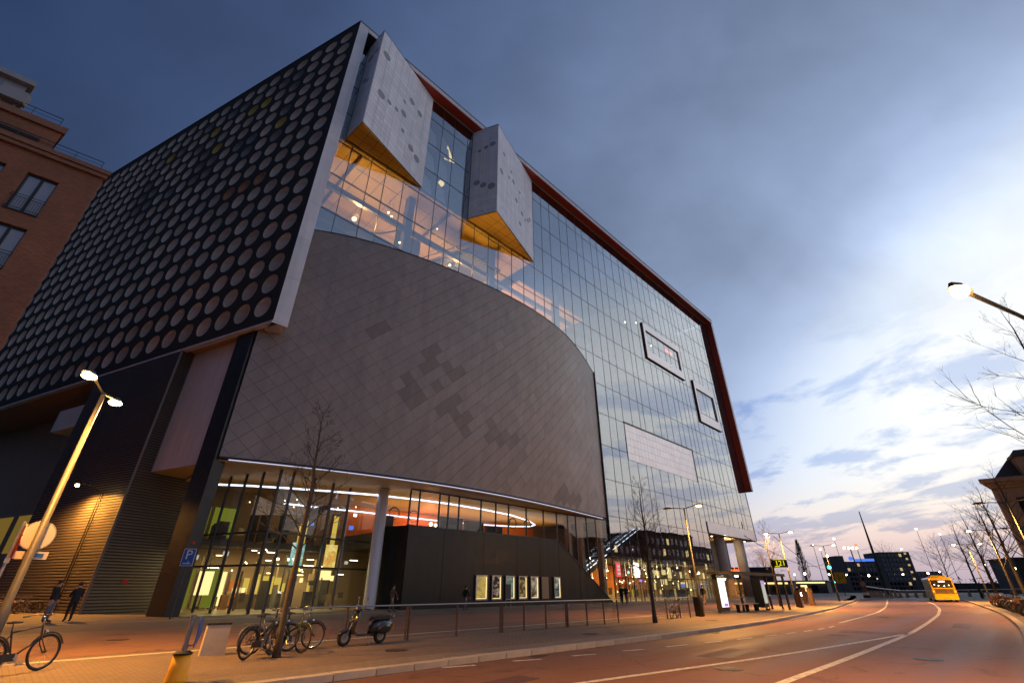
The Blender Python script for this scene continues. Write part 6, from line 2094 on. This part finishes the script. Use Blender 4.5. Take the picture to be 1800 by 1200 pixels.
# ================================================================ people
def person(label, loc, rz, h=1.78, pose='stand', top='cloth_black', legs='jeans', skin='skin', group=None, seed=0, stride=0.22):
    r = random.Random(seed)
    k = h / 1.78
    V, E, R = [], [], []

    def add(p, rad, par=None):
        V.append(Vector(p) * k)
        rad = rad if isinstance(rad, tuple) else (rad, rad)
        kk = k * (1.18 if min(rad) > .04 else 1.05)
        R.append((rad[0] * kk, rad[1] * kk))
        if par is not None:
            E.append((par, len(V) - 1))
        return len(V) - 1
    st = stride if pose == 'walk' else 0.04
    pel = add((0, 0, .96), (.15, .11))
    bel = add((0.005, 0, 1.10), (.145, .105), pel)
    che = add((0.01, 0, 1.30), (.17, .115), bel)
    nek = add((0.01, 0, 1.46), (.075, .07), che)
    n2 = add((0.03, 0, 1.54), (.055, .055), nek)
    hd = add((0.045, 0, 1.64), (.085, .095), n2)
    add((0.045, 0, 1.73), (.07, .08), hd)
    add((0.135, 0, 1.63), (.02, .018), hd)           # nose
    bend = {'stand': ((.03, .10), (.03, .10)), 'walk': ((-.16, .04), (.22, .30)), 'hold': ((.06, .30), (.06, .30))}[pose]
    for s, (ex, hx2) in zip((1, -1), bend):
        sh_ = add((0.0, .19 * s, 1.41), .062, che)
        el = add((ex, .25 * s, 1.15), .048, sh_)
        hz_ = .92 if pose != 'hold' else 1.12
        wr = add((hx2, .23 * s, hz_ + .04), .034, el)
        ha = add((hx2 + .03, .225 * s, hz_ - .05), (.042, .028), wr)
        for q in range(4):
            f1 = add((hx2 + .035 + .012 * (q - 1.5), (.222 + .006 * q) * s, hz_ - .11), .0105, ha)
            add((hx2 + .055 + .010 * (q - 1.5), .215 * s, hz_ - .15 - .008 * (q % 3)), .009, f1)
        th_ = add((hx2 + .075, .20 * s, hz_ - .06), .011, ha)
        add((hx2 + .09, .19 * s, hz_ - .10), .009, th_)
    for s, f in ((1, st), (-1, -st)):
        hp_ = add((0, .09 * s, .90), (.10, .10), pel)
        kn = add((f * .45 + .03, .10 * s, .50), .068, hp_)
        an = add((f, .10 * s, .10), .045, kn)
        ft = add((f + .06, .105 * s, .045), (.045, .04), an)
        add((f + .19, .115 * s, .035), (.04, .03), ft)
    me = bpy.data.meshes.new('person')
    me.from_pydata(V, E, [])
    o = bpy.data.objects.new('person', me)
    COL.objects.link(o)
    md = o.modifiers.new('skin', 'SKIN')
    md.use_smooth_shade = True
    for i, q in enumerate(R):
        me.skin_vertices[0].data[i].radius = q if isinstance(q, tuple) else (q, q)
    me.skin_vertices[0].data[0].use_root = True
    sb = o.modifiers.new('sub', 'SUBSURF')
    sb.levels = sb.render_levels = 1
    m2 = bpy.data.meshes.new_from_object(o.evaluated_get(bpy.context.evaluated_depsgraph_get()))
    bpy.data.objects.remove(o)
    m2.materials.clear()
    for nm in (top, legs, skin, 'shoe'):
        m2.materials.append(M[nm])
    for p in m2.polygons:
        c = p.center / k
        if c.z > 1.50:
            p.material_index = 2
        elif c.z < .10:
            p.material_index = 3
        elif abs(c.y) > .17 and c.z < (.95 if pose != 'hold' else 1.14) and c.z > .7 and (pose != 'hold' or c.x > .2):
            p.material_index = 2
        elif c.z < .93:
            p.material_index = 1
        p.use_smooth = True
    ob = link('person', m2, None, loc, rz)
    tag(ob, label, 'person', group)
    # hair cap and jacket hem
    hm = MB().ball((.025 * k, 0, 1.685 * k), (.108 * k, .10 * k, .105 * k), 12, 8)
    hm.build('hair', 'hair', ob, smooth=True)
    return ob


person('person in dark jacket and pale jeans standing by the louvre wall', (-24.6, 27.9, 0), RAD(15), 1.95, 'stand', 'cloth_black', 'jeans', seed=1)
person('person in black standing close behind the one in jeans', (-24.0, 28.6, 0), RAD(150), 1.88, 'hold', 'cloth_black', 'cloth_black', seed=2)
person('person in a black coat waiting at the bus shelter', tuple(F(-10.3, 21.35)[:2]) + (0,), RAD(-20), 1.80, 'hold', 'cloth_black', 'cloth_black', seed=3)
person('person in a dark jacket and tan trousers walking behind the litter bin', tuple(F(-1.6, 12.2)[:2]) + (0,), RAD(200), 1.85, 'walk', 'cloth_green', 'cloth_tan', seed=4)
person('dark clad person at the lobby doors, leftmost of the pair', tuple(F(-6.6, 5.2)[:2]) + (0,), RAD(240), 1.85, 'walk', 'cloth_black', 'cloth_black', seed=5)
person('dark clad person at the lobby doors in grey trousers', tuple(F(-5.4, 5.0)[:2]) + (0,), RAD(225), 1.85, 'walk', 'cloth_navy', 'cloth_grey', seed=6)
person('person in reddish brown walking past the round column', tuple(F(-34.3, 3.0)[:2]) + (0,), RAD(30), 1.8, 'walk', 'cloth_brown', 'cloth_grey', seed=7)
person('person in black walking past the dark block near the poster cases', tuple(F(-28.0, 4.0)[:2]) + (0,), RAD(40), 1.75, 'walk', 'cloth_black', 'cloth_grey', seed=8)
person('rider with a white headlamp on the plaza beyond the square post', tuple(F(13.0, 17.4)[:2]) + (0,), RAD(215), 1.85, 'hold', 'cloth_black', 'cloth_navy', seed=9)
rbk = copy_tree(b6)
tag(rbk, 'bicycle with a bright white headlamp coming across the plaza', 'bicycle')
q = F(13.2, 17.6)
place(rbk, (q.x, q.y, 0), RAD(215))
MB().ball((.56, 0, .78), .16, 8, 6).build('lit_headlamp', 'white_lamp', rbk)
MB().ball((.60, .35, .90), .20, 8, 6).build('lit_headlamp', 'white_lamp', rbk)

# ================================================================ crossroads and far background
# balustrade of the bridge / barrier
a, c = F(54, 15.5), Vector((118, 128, 0))
bl_ = thing('bridge_barrier', 'pale steel barrier with slanted posts along the far road edge', 'barrier', (64.0, 93.0, -0.12), 0)
pts = [(0, 0), (5, 3.5), (12, 8.0), (22, 11.5), (34, 12.5), (46, 11)]
top = MB().tube([(p[0], p[1], 1.9 - min(i, 2) * .35 + max(0, i - 3) * .18) for i, p in enumerate(pts)], .10, 6)
top.build('top_rail', 'sign_white', bl_)
for i in range(22):
    f = i / 21 * (len(pts) - 1)
    k = min(int(f), len(pts) - 2)
    p = Vector(pts[k]).lerp(Vector(pts[k + 1]), f - k)
    MB().loft([[(p.x - .35, p.y - .1, 0), (p.x + .35, p.y - .1, 0), (p.x + .35, p.y + .1, 0), (p.x - .35, p.y + .1, 0)], [(p.x - .14, p.y - .08, 1.2), (p.x + .14, p.y - .08, 1.2), (p.x + .14, p.y + .08, 1.2), (p.x - .14, p.y + .08, 1.2)]]).build('post', 'stone', bl_)
isl = thing('island_sign', 'small keep-side sign on the traffic island by the far kerb', 'sign', (62.9, 92.0, -0.12), RAD(-35))
MB().lathe([(.55, 0), (.5, .5), (.35, .55)], 12).build('base', 'rubber', isl)
MB().lathe([(.45, .551), (.42, .95)], 12).build('white_band', 'sign_white', isl)
MB().lathe([(.32, .951), (.30, 1.7)], 10).build('body', 'rust_steel', isl)
MB().lathe([(.42, -.03), (.42, .03)], 18, (0, -.35, 2.3), 'y').build('face', 'bus_grey', isl)
# tall slim mast
ma = thing('tall_mast', 'very tall slim dark mast rising over the far crossroads', 'mast', (86, 118.6, -0.2))
MB().tube([(0, 0, 0), (0, 0, 6), (0, 0, 18.4)], [.42, .34, .10], 10).build('shaft', 'pole_dark', ma)
MB().lathe([(.7, 0), (.6, .4), (.42, .5)], 12).build('foot', 'rust_steel', ma)
# traffic signals
for k, (x, y, h, sig, lab) in enumerate(((47.5, 75.6, 4.6, 'green_lamp', 'traffic signal showing green on the plaza corner'), (84.5, 121.5, 10.5, 'red_lamp', 'traffic signal showing red beside the yellow road sign'))):
    t = thing('traffic_signal', lab, 'traffic light', (x, y, -0.1), RAD(-35))
    MB().tube([(0, 0, 0), (0, 0, h)], [.10, .08], 8).build('post', 'pole_dark', t)
    MB().box(-.25, .25, -.28, .1, h - .6, h + .55).build('signal_box', 'bus_dark', t)
    MB().ball((0, -.3, h - .25 if k == 0 else h + .25), .26, 10, 6).build('lens', sig, t)
    if k == 0:
        MB().ball((0.1, -.3, h - 2.2), .12, 8, 6).build('lens', sig, t)
gan = thing('lamp_gantry', 'post with a cluster of four warm lamps by the yellow road sign', 'street lamp', (82.5, 121, -0.2))
MB().tube([(0, 0, 0), (0, 0, 10.2)], [.2, .12], 8).build('post', 'rust_steel', gan)
MB().tube([(-1.5, 0, 10.2), (1.6, 0, 10.2)], .06, 6).build('crossbar', 'rust_steel', gan)
for x in (-1.5, -.4, .5, 1.5):
    MB().ball((x, -.1, 10.25), .26, 8, 6).build('lamp_glass', 'sodium_far', gan)
ysn = thing('yellow_road_sign', 'square yellow direction sign over the far crossing', 'sign', (78.5, 122, -0.2), RAD(-35))
MB().tube([(0, .06, 0), (0, .06, 5)], .09, 8).build('post', 'pole_dark', ysn)
MB().box(-1.05, 1.05, -.05, .0, 2.7, 5.0).build('plate', 'sign_yellow', ysn)
MB().tube([(-.3, -.06, 3.0), (-.3, -.06, 4.6)], .06, 5).tube([(-.3, -.06, 3.8), (.5, -.06, 3.8), (.5, -.06, 4.5)], .05, 5).build('arrow', 'rubber', ysn)
# overhead wires
for k, (p, q, sag) in enumerate((((27.5, 58, 7.0), (95, 150, 9.0), 2.5), ((40, 75, 8.5), (120, 190, 8.0), 2.0), ((96, 118, 10), (180, 175, 8), 2.0))):
    pts = []
    for i in range(17):
        f = i / 16
        pts.append((p[0] + (q[0] - p[0]) * f, p[1] + (q[1] - p[1]) * f, p[2] + (q[2] - p[2]) * f - sag * 4 * f * (1 - f)))
    t = MB().tube(pts, .045, 5).build('overhead_wire', 'pole_dark')
    tag(t, ['thin overhead wire crossing over the bus shelter', 'thin overhead wire left of the far poplar', 'thin overhead wire above the bus'][k], 'wire')
# dark far block with lit windows
fb = thing('far_block', 'wide dark far block with a few lit windows and a blue roof sign', 'building', (150.0, 232, -0.3), RAD(-10))
for (x0, x1, h, nm) in ((0, 3.2, 14.8, 'tower'), (3.2, 18.5, 12.4, 'wall'), (18.5, 31, 16.2, 'tower'), (31, 41, 8.2, 'low_wing')):
    MB().box(x0, x1, 0, 14, 0, h).build(nm, 'far_block', fb)
rf = random.Random(12)
for (x0, x1, h) in ((3.4, 18.2, 12), (18.8, 30.6, 15.6), (31.2, 40.6, 7.8)):
    nx, nz = int((x1 - x0) / 1.5), int(h / 1.9)
    for i in range(nx):
        for j in range(nz):
            lit = rf.random() < .025
            MB().box(x0 + i * 1.5 + .2, x0 + i * 1.5 + 1.2, -.06, -.004, .9 + j * 1.9, 2.1 + j * 1.9).build('window', 'far_lit' if lit else 'far_pane', fb)
for z in (5.5, 8.2, 11, 13.5, 15.7):
    MB().box(28.8, 29.7, -.10, -.065, z - .6, z + .2).build('lit_bay', 'far_lit', fb)
MB().box(7.5, 16.5, 0, .2, 12.45, 13.5).build('roof_sign', 'blue_sign', fb)
MB().ball((6.2, 0, 13.6), .9, 10, 8).build('roof_beacon', 'blue_sign', fb)
# low far buildings along the horizon
for k, (x, y, wd, dp_, h, mm) in enumerate(((52, 150, 26, 10, 3.2, 'far_block'), (84, 175, 20, 10, 3.6, 'far_block'), (196, 225, 60, 16, 6.0, 'far_green'), (150, 150, 40, 14, 9.5, 'far_block'), (175, 165, 40, 20, 7.5, 'far_green'), (20, 190, 70, 14, 7.5, 'far_block'))):
    if mm == 'far_green':
        t = thing('hedge', ['long dark hedge right of the dark far block', 'long dark hedge beyond the bicycle row'][k > 3], 'hedge', (x, y, -.3))
        hm = MB()
        rr_ = random.Random(k)
        for i in range(900):
            px_, py_, pz_ = rr_.uniform(0, wd), rr_.uniform(0, 5), rr_.random() ** .7 * h * (.7 + .3 * math.sin(i * .7))
            s_ = rr_.uniform(.3, .8)
            aa = rr_.uniform(0, 6.28)
            hm.face([(px_, py_, pz_), (px_ + s_ * math.cos(aa), py_ + s_ * math.sin(aa), pz_ + s_ * .3), (px_ + s_ * .3, py_, pz_ + s_)])
        hm.box(0, wd, 1, 4, 0, h * .6)
        hm.build('foliage', 'far_green', t)
    else:
        t = thing('low_building', ['long low pale-lit building behind the bus shelter', 'low dark building left of the poplar', '', 'dark curved-roof hall beyond the right bicycles', '', 'long dark terrace far behind the glass corner'][k], 'building', (x, y, -.3), RAD(-38 if k < 2 else -20))
        MB().box(0, wd, 0, dp_, 0, h).build('wall', mm, t)
        MB().box(-.4, wd + .4, -.6, dp_ + .3, h, h + .35).build('roof', 'slate', t)
        if k < 2:
            MB().box(0.3, wd - .3, -.5, -.42, h - .5, h - .1).build('lit_fascia', 'warm_panel', t)
        for i in range(int(wd / 3)):
            MB().box(.6 + i * 3, 2.4 + i * 3, -.06, -.004, .8, min(h - .9, 2.6)).build('window', 'warm_panel' if rf.random() < .4 else 'far_pane', t)
